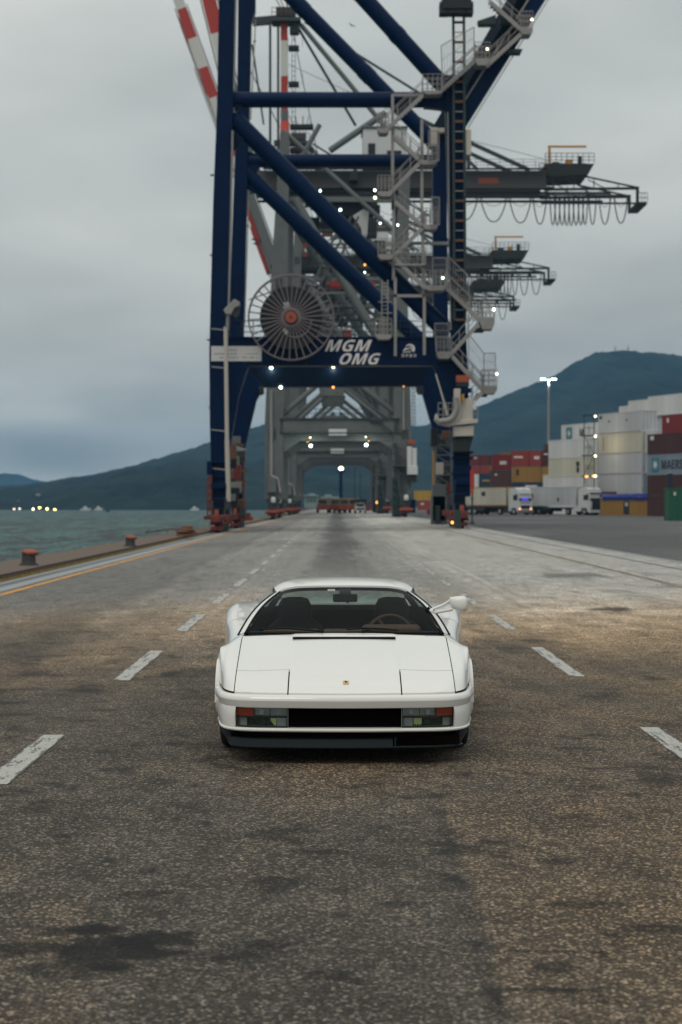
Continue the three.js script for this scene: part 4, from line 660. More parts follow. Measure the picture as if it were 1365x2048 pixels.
for (const l of [[964, 995, 779, 16], [874, 903, 711, 12], [960, 990, 646, 24], [850, 894, 577, 9], [757, 788, 514, 10], [846, 876, 454, 10], [756, 786, 388, 10], [838, 875, 325, 9], [756, 778, 262, 9], [846, 886, 185, 8], [950, 980, 124, 14], [1040, 1066, 62, 14], [787, 852, 530, 4]]) landing(...l);
for (const [x, y0, y1] of [[785.5, 190, 420], [787.5, 400, 560], [791, 555, 712], [844, 240, 450], [846.5, 445, 590], [849, 590, 710]]) cp('stair_post', bar(at(x, y0, D0 - 0.5), at(x, y1, D0 - 0.5), 0.19), M.galvanised);
cp('stair_tie', [bar(at(785, 191, D0 - 0.5), at(846, 191, D0 - 0.5), 0.17), bar(at(788, 592, D0 - .5), at(850, 592, D0 - .5), 0.19), bar(at(770, 487, D0 + 0.1), at(898, 487, D0 + 0.1), 0.2)], M.galvanised);
for (const [pts, nx, ny] of [[[[968, 706], [991, 706], [992, 776], [968, 776]], 7, 4], [[[870, 647], [897, 647], [900, 704], [873, 704]], 6, 4], [[[866, 516], [893, 516], [893, 572], [866, 572]], 6, 4], [[[883, 92], [948, 55], [948, 118], [886, 178]], 12, 3], [[[896, 512], [938, 553], [938, 610], [896, 570]], 8, 3], [[[938, 668], [968, 706], [968, 772], [938, 742]], 6, 3], [[[858, 262], [878, 262], [878, 322], [858, 322]], 5, 4], [[[862, 395], [879, 395], [879, 450], [862, 450]], 5, 3]]) { // wire cages round the landings
  const L = (u, v) => { const [a, b, c, d] = pts; return at(mix(mix(a[0], b[0], u), mix(d[0], c[0], u), v), mix(mix(a[1], b[1], u), mix(d[1], c[1], u), v), stairZ - 0.25); }, g = [];
  for (let i = 0; i <= nx; i++) g.push(tube(L(i / nx, 0), L(i / nx, 1), i % nx ? 0.014 : 0.035, 4)); for (let j = 0; j <= ny; j++) g.push(tube(L(0, j / ny), L(1, j / ny), j % ny ? 0.014 : 0.03, 4));
  cp('safety_cage', g, M.galvanised);
}
cp('landing_support', [plate([[881, 712], [897, 712], [902, 722], [876, 722]], D0 - 0.7, 1.0), plate([[950, 655], [968, 655], [968, 664], [940, 664]], D0 - 0.7, 0.8), plate([[955, 786], [975, 786], [975, 793], [950, 793]], D0 - .7, 0.8), plate([[1000, 38], [1043, 38], [1043, 46], [1000, 46]], D0 - .6, .8), plate([[956, 42], [992, 30], [992, 50], [958, 50]], D0 - .6, .8), plate([[1012, 98], [1046, 98], [1042, 107], [1015, 107]], D0 - .6, .8)], M.equip_green);
cp('caged_ladder', [bar(at(764, 560, D0 - 0.6), at(764, 676, D0 - 0.6), 0.07), bar(at(776, 560, D0 - 0.6), at(776, 676, D0 - 0.6), 0.07), ...lin(566, 672, 14).map((y) => bar(at(764, y, D0 - .6), at(776, y, D0 - .6), 0.05)), ...[604, 626, 648].map((y) => bar(at(757, y, D0 - .8), at(785, y, D0 - .8), 0.06))], M.galvanised);
landing(752, 784, 674, 10);
// energy chain up the land-side leg with its head
{
  const ch = cp('energy_chain', [bar(at(906.5, -60, D0 - 0.35), at(909, 640, D0 - 0.35), 0.16, 0.3), bar(at(927.5, -60, D0 - 0.35), at(931, 640, D0 - 0.35), 0.16, 0.3)], M.equip_green);
  for (let i = 0; i < 33; i++) { const y = 6 + i * 19.8, x = 907 + y * 0.0042; cp(i % 2 ? 'chain_rung' : 'chain_link', bar(at(x, y, D0 - 0.4), at(x + 21.2, y, D0 - 0.4), i % 2 ? 0.07 : 0.14, i % 2 ? 0.06 : 0.15), i % 2 ? M.galvanised : M.rust_orange, ch); }
  cp('chain_drive', [rbox(1.9, 1.1, 1.2, ...at(913, 6, D0 - 0.6).toArray(), 0.05), rbox(0.6, 0.8, 1.0, ...at(888, 20, D0 - .6).toArray(), 0.05), rbox(0.6, 0.8, 1.0, ...at(937, 20, D0 - .6).toArray(), 0.05), rbox(1.4, 0.5, 1.0, ...at(913, 24, D0 - .6).toArray(), 0.05)], M.equip_dark, ch);
  cp('leg_pipe', [poly([at(896, 225, D0 - 0.1), at(899, 480, D0 - 0.1)], 0.06), poly([at(901, 560, D0 - 0.1), at(902, 660, D0 - 0.1)], 0.06)], M.galvanised);
  cp('cabinet', rbox(0.42, 1.7, 0.8, ...at(935.5, 287, D0).toArray(), 0.04), M.cream_paint);
  cp('cabinet', [rbox(0.46, 1.2, 0.6, ...at(868, 275, D0 + 0.1).toArray(), 0.04), rbox(0.6, 0.3, .5, ...at(880, 262, D0 + .3).toArray(), .03)], M.cream_paint);
}
// land-side platform, cabinets, red lamp box, lift tower below
const plat = cp('lower_platform', [plate([[874, 826], [878, 838], [900, 840], [956, 838], [956, 846], [900, 852], [880, 847], [872, 838]], D0 - 1.4, 2.2, 0.03), plate([[908, 853], [948, 850], [948, 872], [908, 873]], D0 - 1.2, 1.6, 0.04)], M.cream_paint);
cp('switch_cabinet', [rbox(0.42, 2.1, 0.7, ...at(914.5, 810, D0 - 1.1).toArray(), 0.05), rbox(0.9, 1.6, 0.6, ...at(932, 822, D0 - 0.7).toArray(), 0.04)], M.cream_paint, plat);
cp('curved_duct', [path([at(912, 795, D0 - 1.6), at(912, 822, D0 - 1.6), at(902, 838, D0 - 1.6), at(878, 843, D0 - 1.6)], 0.2, 10)], M.galvanised, plat);
cp('warning_box', [rbox(0.86, 0.45, 0.5, ...at(925.5, 758, D0 - 0.9).toArray(), 0.03)], M.signal_orange); cp('warning_box', [rbox(0.84, 0.3, 0.45, ...at(925.5, 769.5, D0 - 0.9).toArray(), 0.03)], M.equip_dark);
cp('switch_cabinet', [rbox(0.8, 0.3, 0.5, ...at(930, 781, D0 - 0.9).toArray(), 0.03)], M.crane_blue, plat);
cp('extinguisher', tube(at(926, 788, D0 - 1.2), at(926, 803, D0 - 1.2), 0.11, 10), M.crane_yellow, plat);
cp('hand_lamp', [tube(at(948, 800, D0 - 1.4), at(952, 816, D0 - 1.4), 0.06, 8), bulb(at(950.5, 818, D0 - 1.4), 0.1)], M.white_panel, plat);
cp('platform_rail', [...[806, 818, 830].map((y) => tube(at(876, y, D0 - 1.3), at(908, y, D0 - 1.3), 0.03, 5)), ...[877, 887, 897].map((x) => tube(at(x, 806, D0 - 1.3), at(x, 840, D0 - 1.3), 0.03, 5)), ...[815, 828].map((y) => tube(at(948, y, D0 - 1.3), at(956, y, D0 - 1.3), 0.03, 5)), tube(at(956, 812, D0 - 1.3), at(956, 842, D0 - 1.3), 0.03, 5)], M.galvanised, plat);
cp('stay_rod', [tube(at(872, 748, D0 - 0.4), at(889, 806, D0 - 1.0), 0.05, 6), tube(at(889, 806, D0 - 1.0), at(895, 832, D0 - 1.2), 0.1, 8), tube(at(483, 757, D1 - 2), at(474, 800, D1 - 2), 0.06, 6)], M.cream_paint);
cp('platform_underside', [plate([[910, 876], [948, 874], [944, 884], [939, 904], [908, 904]], D0 - 0.9, 1.6)], M.equip_dark);
{
  const d = D0 + 8, tower = cp('lift_tower', [872, 903].flatMap((x) => [0, 2].map((z) => bar(at(x, 862, d + z), at(x, 1048, d + z), 0.14))), M.crane_grey);
  for (let i = 0; i < 9; i++) cp('tower_brace', [bar(at(872, 870 + i * 20, d), at(903, 870 + i * 20, d), 0.1), bar(at(872, 870 + i * 20, d), at(903, 890 + i * 20, d), 0.08)], M.crane_grey, tower);
  const r = rng(33); for (let i = 0; i < 15; i++) cp('tower_fitting', rbox(0.3 + r() * 0.5, 0.4 + r() * 0.8, 0.5, ...at(876 + r() * 24, 880 + r() * 140, d - 0.3 + r() * 2).toArray(), 0.04), [M.crane_grey, M.equip_dark, M.cream_paint, M.equip_green, M.crane_grey_dark][i % 5], tower);
  cp('rust_panel', plate([[884, 861], [900, 861], [899, 876], [884, 878]], d - 0.4, 0.3), M.rust_orange, tower);
  cp('lift_cabin', [rbox(0.95, 2.6, 1.2, ...at(878, 1006, d - 1).toArray(), 0.05), rbox(1.1, 2.0, 1.2, ...at(878, 1020, d - 1.0).toArray(), .05)], M.crane_grey, tower); cp('cabin_door', [rbox(0.34, 1.3, 0.05, ...at(876, 1030, d - 1.75).toArray(), 0.01)], M.equip_green, tower);
  cp('yellow_pipe', tube(at(867, 902, d + 3), at(868, 1000, d + 3), 0.075, 8), M.crane_yellow, tower);
  cp('ground_cabinet', [rbox(0.4, 1.15, 0.6, ...at(915, 1038, D0 - 6.4).toArray(), 0.03)], M.equip_green);
  cp('cable_chute', [rbox(0.5, 1.2, 1.0, ...at(869, 875, D0 + 4).toArray(), 0.05)], M.equip_dark);
  cp('red_hose', [bar(at(897, 965, D0 + 3), at(902, 1020, D0 + 3), 0.22, 0.3)], M.bogie_red);
  for (const y of [905, 958, 985]) cp('foot_flange', rbox(1.35, 0.12, 1.8, ...at(925, y, D0 + 0.6).toArray(), 0.03), M.crane_blue);
  cp('marker_pole', [tube(at(945, 940, D0 - 3), at(945, 978, D0 - 3), 0.14, 10), tube(at(945, 978, D0 - 3), at(945, 986, D0 - 3), 0.06, 8, 0.14)], M.boom_red); cp('marker_stand', [tube(at(945, 986, D0 - 3), at(945, 1046, D0 - 3), 0.05, 8), rbox(0.3, .12, .3, ...at(945, 1046, D0 - 3).toArray(), .02), rbox(.2, .1, .2, ...at(945, 997, D0 - 3).toArray(), .02)], M.crane_grey_dark);
}
// ---------------------------------------------------------------- the grey cranes farther down the quay; built once, near frame at depth E0, far frame at E1
const E0 = 221, E1 = 245, EM = 233;
const gc = thing('gantry_crane', 'grey gantry crane directly behind the blue one, its long brown jib reaching farthest right', 'crane', V(0, gy(0), -E0), 'grey gantry cranes along the quay');
const gp = (name, g, m, parent = gc, label) => part(name, g, m, parent, label);
const W = (x, y, z) => V(x, y, -z);
for (const [d, k] of [[E0, 0], [E1, 1]]) {
  const z = d + 0.9;
  gp('leg', plate([[530, 1000], [530, 845], [541, 600], [546, 500], [561, 265], [579, 265], [577, 500], [577, 600], [567, 845], [565, 1000]].map(([x, y]) => [CX + (x - CX) * E0 / E0, y]), E0, 1.8).translate(0, 0, E0 - d), M.crane_grey);
  gp('leg', plate([[785, 1000], [788, 845], [790, 600], [795, 440], [800, 340], [821, 340], [819, 440], [816, 600], [823, 845], [823, 1000]], E0, 1.8).translate(0, 0, E0 - d), M.crane_grey);
  const beam = gp('portal_beam', [plate([[560, 838], [800, 838], [800, 866], [560, 866]], E0, 2).translate(0, 0, E0 - d), plate([[556, 866], [806, 866], [800, 882], [565, 882]], E0 + 0.2, 1.7).translate(0, 0, E0 - d)], M.crane_grey);
  gp('beam_flange', [slab(560, 836, 800, 839, E0 - 0.2, 2.4, 0.02).translate(0, 0, E0 - d), slab(560, 864.5, 804, 867, E0 - 0.2, 2.4, 0.02).translate(0, 0, E0 - d)], M.crane_grey_dark, beam);
  if (!k) { gp('number_plate', slab(658, 858, 694, 871, E0 - 0.15, 0.1, 0.01), M.white_panel, beam); railing(at(600, 836, E0 + 1), at(760, 836, E0 + 1), 1.1, M.crane_grey_dark, beam, 10, 2, 0.035); }
  gp('knee_brace', [plate([[564, 882], [600, 882], [568, 905]], E0 + 0.2, 1.4).translate(0, 0, E0 - d), plate([[800, 882], [760, 882], [797, 905]], E0 + 0.2, 1.4).translate(0, 0, E0 - d)], M.crane_grey);
  for (const [x0, y0, x1, y1, r] of [[562, 832, 668, 742, 0.32], [600, 838, 672, 772, 0.26], [798, 832, 684, 742, 0.32], [762, 838, 680, 772, 0.26], [590, 400, 812, 770, 0.55], [596, 330, 640, 250, 0.3], [566, 262, 830, 500, 0.3]]) gp('brace_tube', tube(at(x0, y0, E0 + 0.9).setZ(-z), at(x1, y1, E0 + 0.9).setZ(-z), r, 12), M.crane_grey);
  gp('tie_beam', [bar(W(-6.4, 38.2, z), W(8, 38.2, z), 0.5, 0.6), bar(W(-6.4, 27, z), W(7.6, 27, z), 0.3, 0.3)], M.crane_grey);
}
for (const d of [E0, E1]) gp('apex_plate', plate([[636, 768], [694, 768], [688, 792], [642, 792]], E0 + 0.5, 0.8).translate(0, 0, E0 - d), M.crane_grey);
// long members between the frames
for (const [x, y] of [[-7.6, 10], [8.2, 10], [-6.8, 28], [7.9, 28], [-6.3, 41], [8.2, 41], [7.8, 18]]) gp('side_beam', bar(W(x, y, E0), W(x, y, E1 + 1.8), 0.9, 1.2), M.crane_grey);
for (const x of [-7.4, 8.4]) gp('side_brace', [tube(W(x, 11, E0 + 1), W(x * 0.98, 27, EM), 0.35, 10), tube(W(x, 11, E1 + 1), W(x * 0.98, 27, EM), 0.35, 10)], M.crane_grey);
// mast and stays above the sea-side legs
const mast = gp('mast', [bar(W(-6.45, 48.5, EM - 2), W(-6.5, 62, EM - 2), 0.85, 1.0), bar(W(-6.45, 41, E0 + 1), W(-6.4, 49, EM - 2.4), 1.0, 1.0), bar(W(-6.45, 41, E1 + 1), W(-6.4, 49, EM - 1.6), 1.0, 1.0)], M.boom_red);
const my = (y) => H - (y - CY) / F * (EM - 2);
gp('mast_band', [bar(W(-6.46, my(155), EM - 2), W(-6.48, my(84), EM - 2), 0.9, 1.05)], M.boom_white, mast); gp('mast_base', [bar(W(-6.4, 40, EM - 2), W(-6.45, my(222), EM - 2), 0.95, 1.1)], M.crane_grey, mast);
gp('mast_head', [rbox(3.6, 0.5, 3, -6.2, my(45), -EM + 2, 0.05), rbox(2.4, 1.2, 2, -6.3, my(28), -EM + 2, 0.1), bar(W(-10.4, my(45), EM - 2), W(-7, my(40), EM - 2), 0.7, 1.0), rbox(1.2, 1.6, 1.2, -5.2, my(58), -EM + 2, 0.2)], M.crane_grey_dark, mast);
gp('mast_rigging', [...[-8.6, -7.9, -6.9, -5.6, -4.6].map((x, i) => tube(W(-6.4 + i * 0.3, my(30), EM - 2), W(x, my(-30), EM - 2), 0.06, 5)), ...lin(-8, -4.4, 6).map((x) => tube(W(x, my(40), EM - 3.4), W(x, my(22), EM - 3.4), 0.04, 4)), tube(W(-8, my(22), EM - 3.4), W(-4.4, my(22), EM - 3.4), 0.04, 4), tube(W(-8, my(31), EM - 3.4), W(-4.4, my(31), EM - 3.4), 0.04, 4)], M.rust_orange, mast);
gp('mast_platform', [98, 170, 255, 302].flatMap((y, i) => [rbox(1.3 + (i > 1 ? 1.6 : 0), 0.5, 1.4, -5.3 + (i > 1 ? 1 : 0), my(y), -EM + 2, 0.04), ...[0, 1, 2].map((k) => bar(W(-6 + k * 0.9 + (i > 1 ? 1 : 0), my(y), EM - 3), W(-6 + k * 0.9 + (i > 1 ? 1 : 0), my(y) + 1.1, EM - 3), 0.05))]), M.equip_dark, mast);
gp('mast_ladder', [bar(W(-5.5, 41, EM - 2.6), W(-5.5, 60, EM - 2.6), 0.07), bar(W(-5.1, 41, EM - 2.6), W(-5.1, 60, EM - 2.6), 0.07), ...lin(41, 60, 30).map((y) => bar(W(-5.5, y, EM - 2.6), W(-5.1, y, EM - 2.6), 0.05))], M.crane_grey_dark, mast);
for (const [x0, y0, x1, y1, r] of [[541, 52, 541, 340, 0.16], [557, 55, 557, 300, 0.15], [505, 90, 528, 250, 0.12], [596, 55, 712, 252, 0.17], [602, 50, 800, 290, 0.30], [610, 45, 925, 240, 0.16], [660, 302, 772, 226, 0.42], [575, 8, 640, 330, 0.05], [560, 255, 500, 140, 0.06]]) gp('stay', tube(at(x0, y0, EM - 2), at(x1, y1, EM - 2), r, 10), r > 0.25 ? M.crane_grey : M.equip_green);
// two girders across the quay, trolley rails, walkways
const gy0 = 40.9, gy1 = 43.0;
for (const z of [EM - 3.2, EM + 3.2]) {
  const g = gp('jib_girder', [bar(W(-10.2, 41.95, z), W(26, 41.95, z), 1.1, 2.1), bar(W(-10.2, 40.9, z), W(27, 40.9, z), 1.6, 0.18)], M.girder_brown);
  gp('walkway', [bar(W(-9, 43.1, z - 1.2), W(26, 43.1, z - 1.2), 0.9, 0.08)], M.equip_dark, g);
  railing(W(-9, 43.1, z - 1.6), W(26, 43.1, z - 1.6), 1.1, M.crane_grey_dark, g, 24, 3, 0.03);
  gp('trolley_rail', bar(W(-10, 40.3, z), W(34, 40.3, z), 0.25, 0.3), M.equip_dark, g);
}
gp('caution_plate', slab(957, 356, 997, 367, EM - 3.8, 0.06, 0.005), M.signal_orange);
gp('jib_strut', [bar(W(9.2, 50, EM - 3), W(24, 43.2, EM - 3), 0.4, 0.45), bar(W(9.2, 50, EM + 3), W(24, 43.2, EM + 3), 0.4, 0.45), bar(W(13.6, 47, EM - 3.1), W(17.6, 43.2, EM - 3.1), 0.3, 0.35), bar(W(16.4, 43.2, EM - 3.2), W(16.4, 46.5, EM - 3.2), 0.35)], M.crane_grey_dark);
gp('stair_screen', [...lin(13.6, 16.6, 6).map((x) => bar(W(x, 43.4, EM - 3.6), W(x, 47.6 - (x - 13) * 0.5, EM - 3.6), 0.06)), bar(W(13.4, 47.4, EM - 3.6), W(16.8, 45.9, EM - 3.6), 0.08)], M.crane_grey);
gp('jib_rope', [tube(W(9, 49.4, EM), W(26, 45.2, EM), 0.03, 4), tube(W(9, 50.2, EM), W(-6, 57, EM), 0.03, 4)], M.cable_black);
// machine house, trolley, cab and floors packed under the girders
const house = gp('machine_house', [rbox(5.4, 4.4, 6, 6.0, 46.2, -EM, 0.15)], M.white_panel); gp('house_roof', rbox(5.7, 0.25, 6.4, 6.0, 48.5, -EM, 0.05), M.crane_grey, house);
gp('house_louvre', [rbox(0.9, 1.8, 0.06, 4.4, 45.6, -EM + 3.03, 0.02), rbox(1.8, 1.4, 0.06, 7.2, 44.9, -EM + 3.03, 0.02)], M.equip_dark, house);
{
  const r = rng(71), ms = [M.equip_dark, M.crane_grey_dark, M.equip_dark, M.crane_grey, M.equip_green];
  gp('trolley', [rbox(7.5, 0.8, 7, 1.2, 39.6, -EM, 0.05), rbox(5.0, 1.6, 5, 2.2, 38.4, -EM, 0.1), rbox(3, 1.2, 4, -0.5, 37.2, -EM, 0.1)], M.equip_dark);
  const cab = gp('operator_cab', [rbox(2.2, 2.4, 2.4, 4.0, 36.2, -EM + 1.5, 0.12)], M.crane_grey_dark); gp('cab_window', [rbox(1.9, 1.2, 0.06, 4.0, 36.3, -EM + 2.71, 0.02)], M.steel_dark, cab);
  for (let i = 0; i < 20; i++) gp('deck_machinery', rbox(0.5 + r() * 1.8, 0.3 + r() * 1.1, 0.8 + r() * 2, -4 + r() * 11, 36 + r() * 7, -E0 - 2 - r() * 20, 0.05), ms[i % 5]);
  for (let i = 0; i < 14; i++) { const y = 23 + i * 1.25, x0 = -4.5 + r() * 5, z = E0 + 2 + r() * 18, L = 3 + r() * 4; gp('deck_frame', [bar(W(x0, y, z), W(x0 + L, y, z), 0.16, 0.18), bar(W(x0 + 0.2, y, z), W(x0 + 0.2 + r(), y + 1.2, z), 0.09), bar(W(x0 + L * 0.6, y, z), W(x0 + L * 0.9, y + 1.2, z), 0.09), bar(W(x0, y + 0.6, z), W(x0 + L, y + 0.6, z), 0.05)], i % 3 ? M.equip_dark : M.crane_grey); }
  for (const [x, y, w] of [[655, 470, 22], [640, 505, 18], [612, 468, 9], [611, 492, 9], [610, 510, 9]]) gp('sign_board', rbox(w * 0.06, 0.5, 0.1, ...at(x, y, E0 + 4).toArray(), 0.02), x < 620 ? M.signal_orange : M.rust_orange);
  gp('spreader', [rbox(6.2, 0.7, 2.4, 1.8, 29.2, -EM, 0.06), rbox(1.6, 1.4, 2, 1.8, 30.2, -EM, 0.1)], M.boom_red);
  gp('hoist_rope', [-0.8, 0.8].flatMap((k) => [1, 2.8].map((x) => tube(W(x, 30, EM + k), W(x, 39, EM + k), 0.05, 4))), M.cable_black);
  gp('white_fairing', plate([[706, 432], [728, 418], [738, 424], [735, 470], [727, 480], [722, 455]], E0 + 6, 0.8), M.white_panel);
  for (let i = 0; i < 3; i++) gp('ladder_frame', [bar(W(-3.4 + i * 0.9, 27, E0 + 3), W(0.9 + i * 0.9, 36.5, E0 + 3), 0.25)], M.crane_grey);
}
// maintenance platform near the end of the jib with its yellow davit
const mp = gp('jib_platform', [extrude([[25.3, 42.9], [25.9, 43.9], [32.0, 43.9], [31.2, 42.5], [26.4, 42.3]], 7, 0.05).translate(0, 0, -EM - 3.5)], M.equip_dark);
railing(W(25.9, 43.9, EM - 3.5), W(32, 43.9, EM - 3.5), 1.3, M.crane_grey_dark, mp, 9, 3, 0.04); railing(W(25.9, 43.9, EM + 3.5), W(32, 43.9, EM + 3.5), 1.3, M.crane_grey_dark, mp, 9, 3, 0.04);
gp('davit', [bar(W(26.6, 43.8, EM - 2), W(26.6, 46.4, EM - 2), 0.3), bar(W(26.4, 46.3, EM - 2), W(31.2, 46.3, EM - 2), 0.2, 0.24)], M.crane_yellow, mp);
gp('winch', [rbox(0.8, 0.7, 1, 29, 44.3, -EM + 2, 0.08)], M.crane_yellow, mp); gp('winch_motor', [rbox(0.5, 1.2, 0.6, 30.4, 44.5, -EM + 2, 0.08), rbox(1.0, 0.8, 1, 27.6, 44.3, -EM, 0.1)], M.equip_dark, mp);
const tip = gp('jib_tip', [...[EM - 3.2, EM + 3.2].flatMap((z) => [bar(W(26, 40.75, z), W(37.4, 40.9, z), 0.22, 0.32), bar(W(30.8, 42.4, z), W(37.4, 41.0, z), 0.2, 0.2), bar(W(37.4, 38.8, z), W(37.4, 41.1, z), 0.35), ...[27, 29.5, 32, 35].map((x) => bar(W(x, 40.8, z), W(x, 42.2 - Math.max(0, x - 30.5) * 0.15, z), 0.12)), ...[26, 28.6, 31.2].map((x) => bar(W(x, 42, z), W(x + 2.4, 40.8, z), 0.10))]), bar(W(25.4, 39.0, EM - 3.4), W(38, 39.0, EM - 3.4), 0.18, 0.22), rbox(1.3, 0.4, 7, 37.9, 39.0, -EM, 0.1)], M.equip_dark);
railing(W(37.5, 39.1, EM - 3.5), W(38.6, 39.1, EM - 3.5), 1.2, M.crane_grey_dark, tip, 3, 2, 0.04);
gp('festoon_rail', bar(W(8, 40.0, EM - 3.4), W(36.5, 40.0, EM - 3.4), 0.12, 0.14), M.equip_dark);
const px2x = (px) => (px - CX) / F * (EM - 3.4), py2y = (py) => H - (py - CY) / F * (EM - 3.4);
{
  const xs = [[905, 957, 440], [960, 1015, 444], [1018, 1064, 446], [1066, 1094, 449], [1100, 1112, 451], [1109, 1121, 452], [1118, 1131, 451], [1128, 1140, 452], [1137, 1149, 452], [1146, 1159, 451], [1156, 1168, 451], [1165, 1176, 450], [1178, 1193, 450], [1198, 1222, 449], [1228, 1256, 447]];
  for (const [a, b, y] of xs) { const A = px2x(a), B = px2x(b), yt = 39.9, yb = py2y(y), pts = lin(0, 1, 14).map((t) => W(mix(A, B, t), yt - (yt - yb) * (1 - Math.pow(Math.abs(2 * t - 1), 2.3)), EM - 3.4)); gp('festoon_cable', path(pts, 0.075, 5, 28), M.cable_black); if (b - a > 20) gp('festoon_cable', path(lin(0, 1, 8).map((t) => W(mix(A, B, t), yt - (yt - yb) * 0.38 * (1 - Math.pow(2 * t - 1, 2)), EM - 3.3)), 0.03, 4, 16), M.cable_black); }
  gp('cable_carriage', [[957, 14], [1018, 26], [1063, 8], [1095, 8], [1178, 8], [1224, 8]].map(([x, w]) => rbox(w * 0.06, 0.45, 0.4, px2x(x), 39.85, -EM + 3.4, 0.04)), M.equip_dark);
}
// raised boom over the water: two box girders in red and white
function makeBoom(own, lean, back) {
  const gp = (name, g, m, parent = own) => part(name, g, m, parent), a = W(-10.2, 41.5, EM + back), dir = V(-lean, Math.sqrt(1 - lean * lean), 0);
  for (const dz of [-3.0, 3.0]) {
    const b = gp('raised_boom', [bar(a.clone().add(V(0, 0, dz)), a.clone().addScaledVector(dir, 13.9).add(V(0, 0, dz)), 1.7, 1.6)], M.crane_grey);
    for (let i = 0; i < 8; i++) gp('boom_band', bar(a.clone().addScaledVector(dir, 13.9 + i * 5.2).add(V(0, 0, dz)), a.clone().addScaledVector(dir, 19.1 + i * 5.2).add(V(0, 0, dz)), 1.7, 1.6), i % 2 ? M.boom_red : M.boom_white, b);
    gp('boom_edge', bar(a.clone().add(V(-0.95, -0.34, dz)).addScaledVector(dir, 5), a.clone().add(V(-0.95, -0.34, dz)).addScaledVector(dir, 13.9), 0.2, 1.0), M.boom_red, b); gp('boom_rail', [-1.05, 1.05].map((k) => bar(a.clone().add(V(k * 0.94, k * 0.342, dz * 0.7)), a.clone().addScaledVector(dir, 46).add(V(k * 0.94, k * 0.342, dz * 0.7)), 0.16)), M.galvanised, b);
  }
  gp('boom_tie', lin(3, 36, 5).map((t) => bar(a.clone().addScaledVector(dir, t).add(V(0, 0, -3)), a.clone().addScaledVector(dir, t).add(V(0, 0, 3)), 0.5)), M.boom_red);
  gp('boom_step', [10, 10.9].map((t) => rbox(0.9, 0.25, 0.5, a.x + dir.x * t - 1.6, a.y + dir.y * t, -EM - back + 3, 0.03)), M.cable_black);
}
makeBoom(gc, 0.238, 0);
// feet, bogies, lamps, pipes and cabinets at quay level
for (const d of [E0, E1]) for (const s of [-1, 1]) {
  const X = s < 0 ? RAIL_L : RAIL_R, y0 = gy(X), zc = -d - 0.9;
  gp('balance_beam', [rbox(1.2, 1.4, 5, X, y0 + 2.0, zc, 0.08)], M.crane_grey_dark);
  for (const dz of [-2.6, 2.6]) { const b = gp('bogie', [rbox(0.95, 0.8, 4.4, X, y0 + 0.85, zc + dz, 0.06), rbox(1.5, 0.16, 0.2, X, y0 + 0.75, zc + dz + 2.3, 0.03)], M.bogie_red); for (const k of [-1.3, 0, 1.3]) gp('bogie_wheel', tube(V(X - 0.14, y0 + 0.34, zc + dz + k), V(X + 0.14, y0 + 0.34, zc + dz + k), 0.33, 14), M.steel_dark, b); }
  gp('bumper_bar', [rbox(1.6, 0.25, 0.3, X, y0 + 0.95, zc + 5.2, 0.04)], M.signal_orange);
  gp('white_motor', [rbox(0.55, 0.7, 0.6, X + 0.1, y0 + 2.3, zc + 2.8, 0.2)], M.white_panel);
}
gp('leg_pipe', poly([at(543, 780, E0 - 0.3), at(543, 952, E0 - 0.3), at(556, 958, E0 - 0.3), at(561, 985, E0 - 0.3)], 0.17, 8), M.galvanised);
gp('leg_pipe', poly([at(808, 780, E0 - 0.3), at(808, 860, E0 - 0.3)], 0.12, 8), M.galvanised);
gp('rust_box', plate([[557, 920], [567, 917], [566, 950], [556, 952]], E0 + 2, 0.6), M.rust_orange);
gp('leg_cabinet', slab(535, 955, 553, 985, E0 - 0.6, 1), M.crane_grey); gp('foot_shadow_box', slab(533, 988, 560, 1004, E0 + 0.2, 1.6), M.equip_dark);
gp('access_stair', [bar(at(790, 886, E0 - 0.5), at(806, 1032, E0 - 0.5), 0.4, 0.9), ...lin(890, 1020, 8).map((y) => bar(at(784, y, E0 - 0.9), at(806, y + 10, E0 - 0.9), 0.14)), slab(786, 930, 812, 934, E0 - 1.4, 2), bar(at(757, 843, E0 - .4), at(790, 868, E0 - .4), .18), slab(740, 836, 766, 843, E0 - .4, 1)], M.crane_grey_dark);
gp('lower_tower', [slab(785, 955, 803, 1034, E0 - 0.6, 1.2)], M.equip_green);
gp('cabinet', [slab(815, 893, 824, 934, E0 - 1, 1.2), slab(825, 896, 834, 934, E0 - 1, 1.2), slab(815, 932, 836, 949, E0 - 1.1, 1.4)], M.white_panel); gp('cabinet_base', slab(817, 949, 834, 964, E0 - 0.9, 1), M.equip_dark);
gp('red_box', slab(817, 880, 832, 889, E0 - 0.9, 0.8), M.signal_orange);
gp('side_ladder', [bar(at(824, 760, E0 - 0.3), at(826, 850, E0 - 0.3), 0.08), bar(at(829, 760, E0 - 0.3), at(831, 850, E0 - 0.3), 0.08), ...lin(764, 848, 12).map((y) => bar(at(824.5, y, E0 - .3), at(830.5, y, E0 - .3), .08))], M.crane_grey_dark);
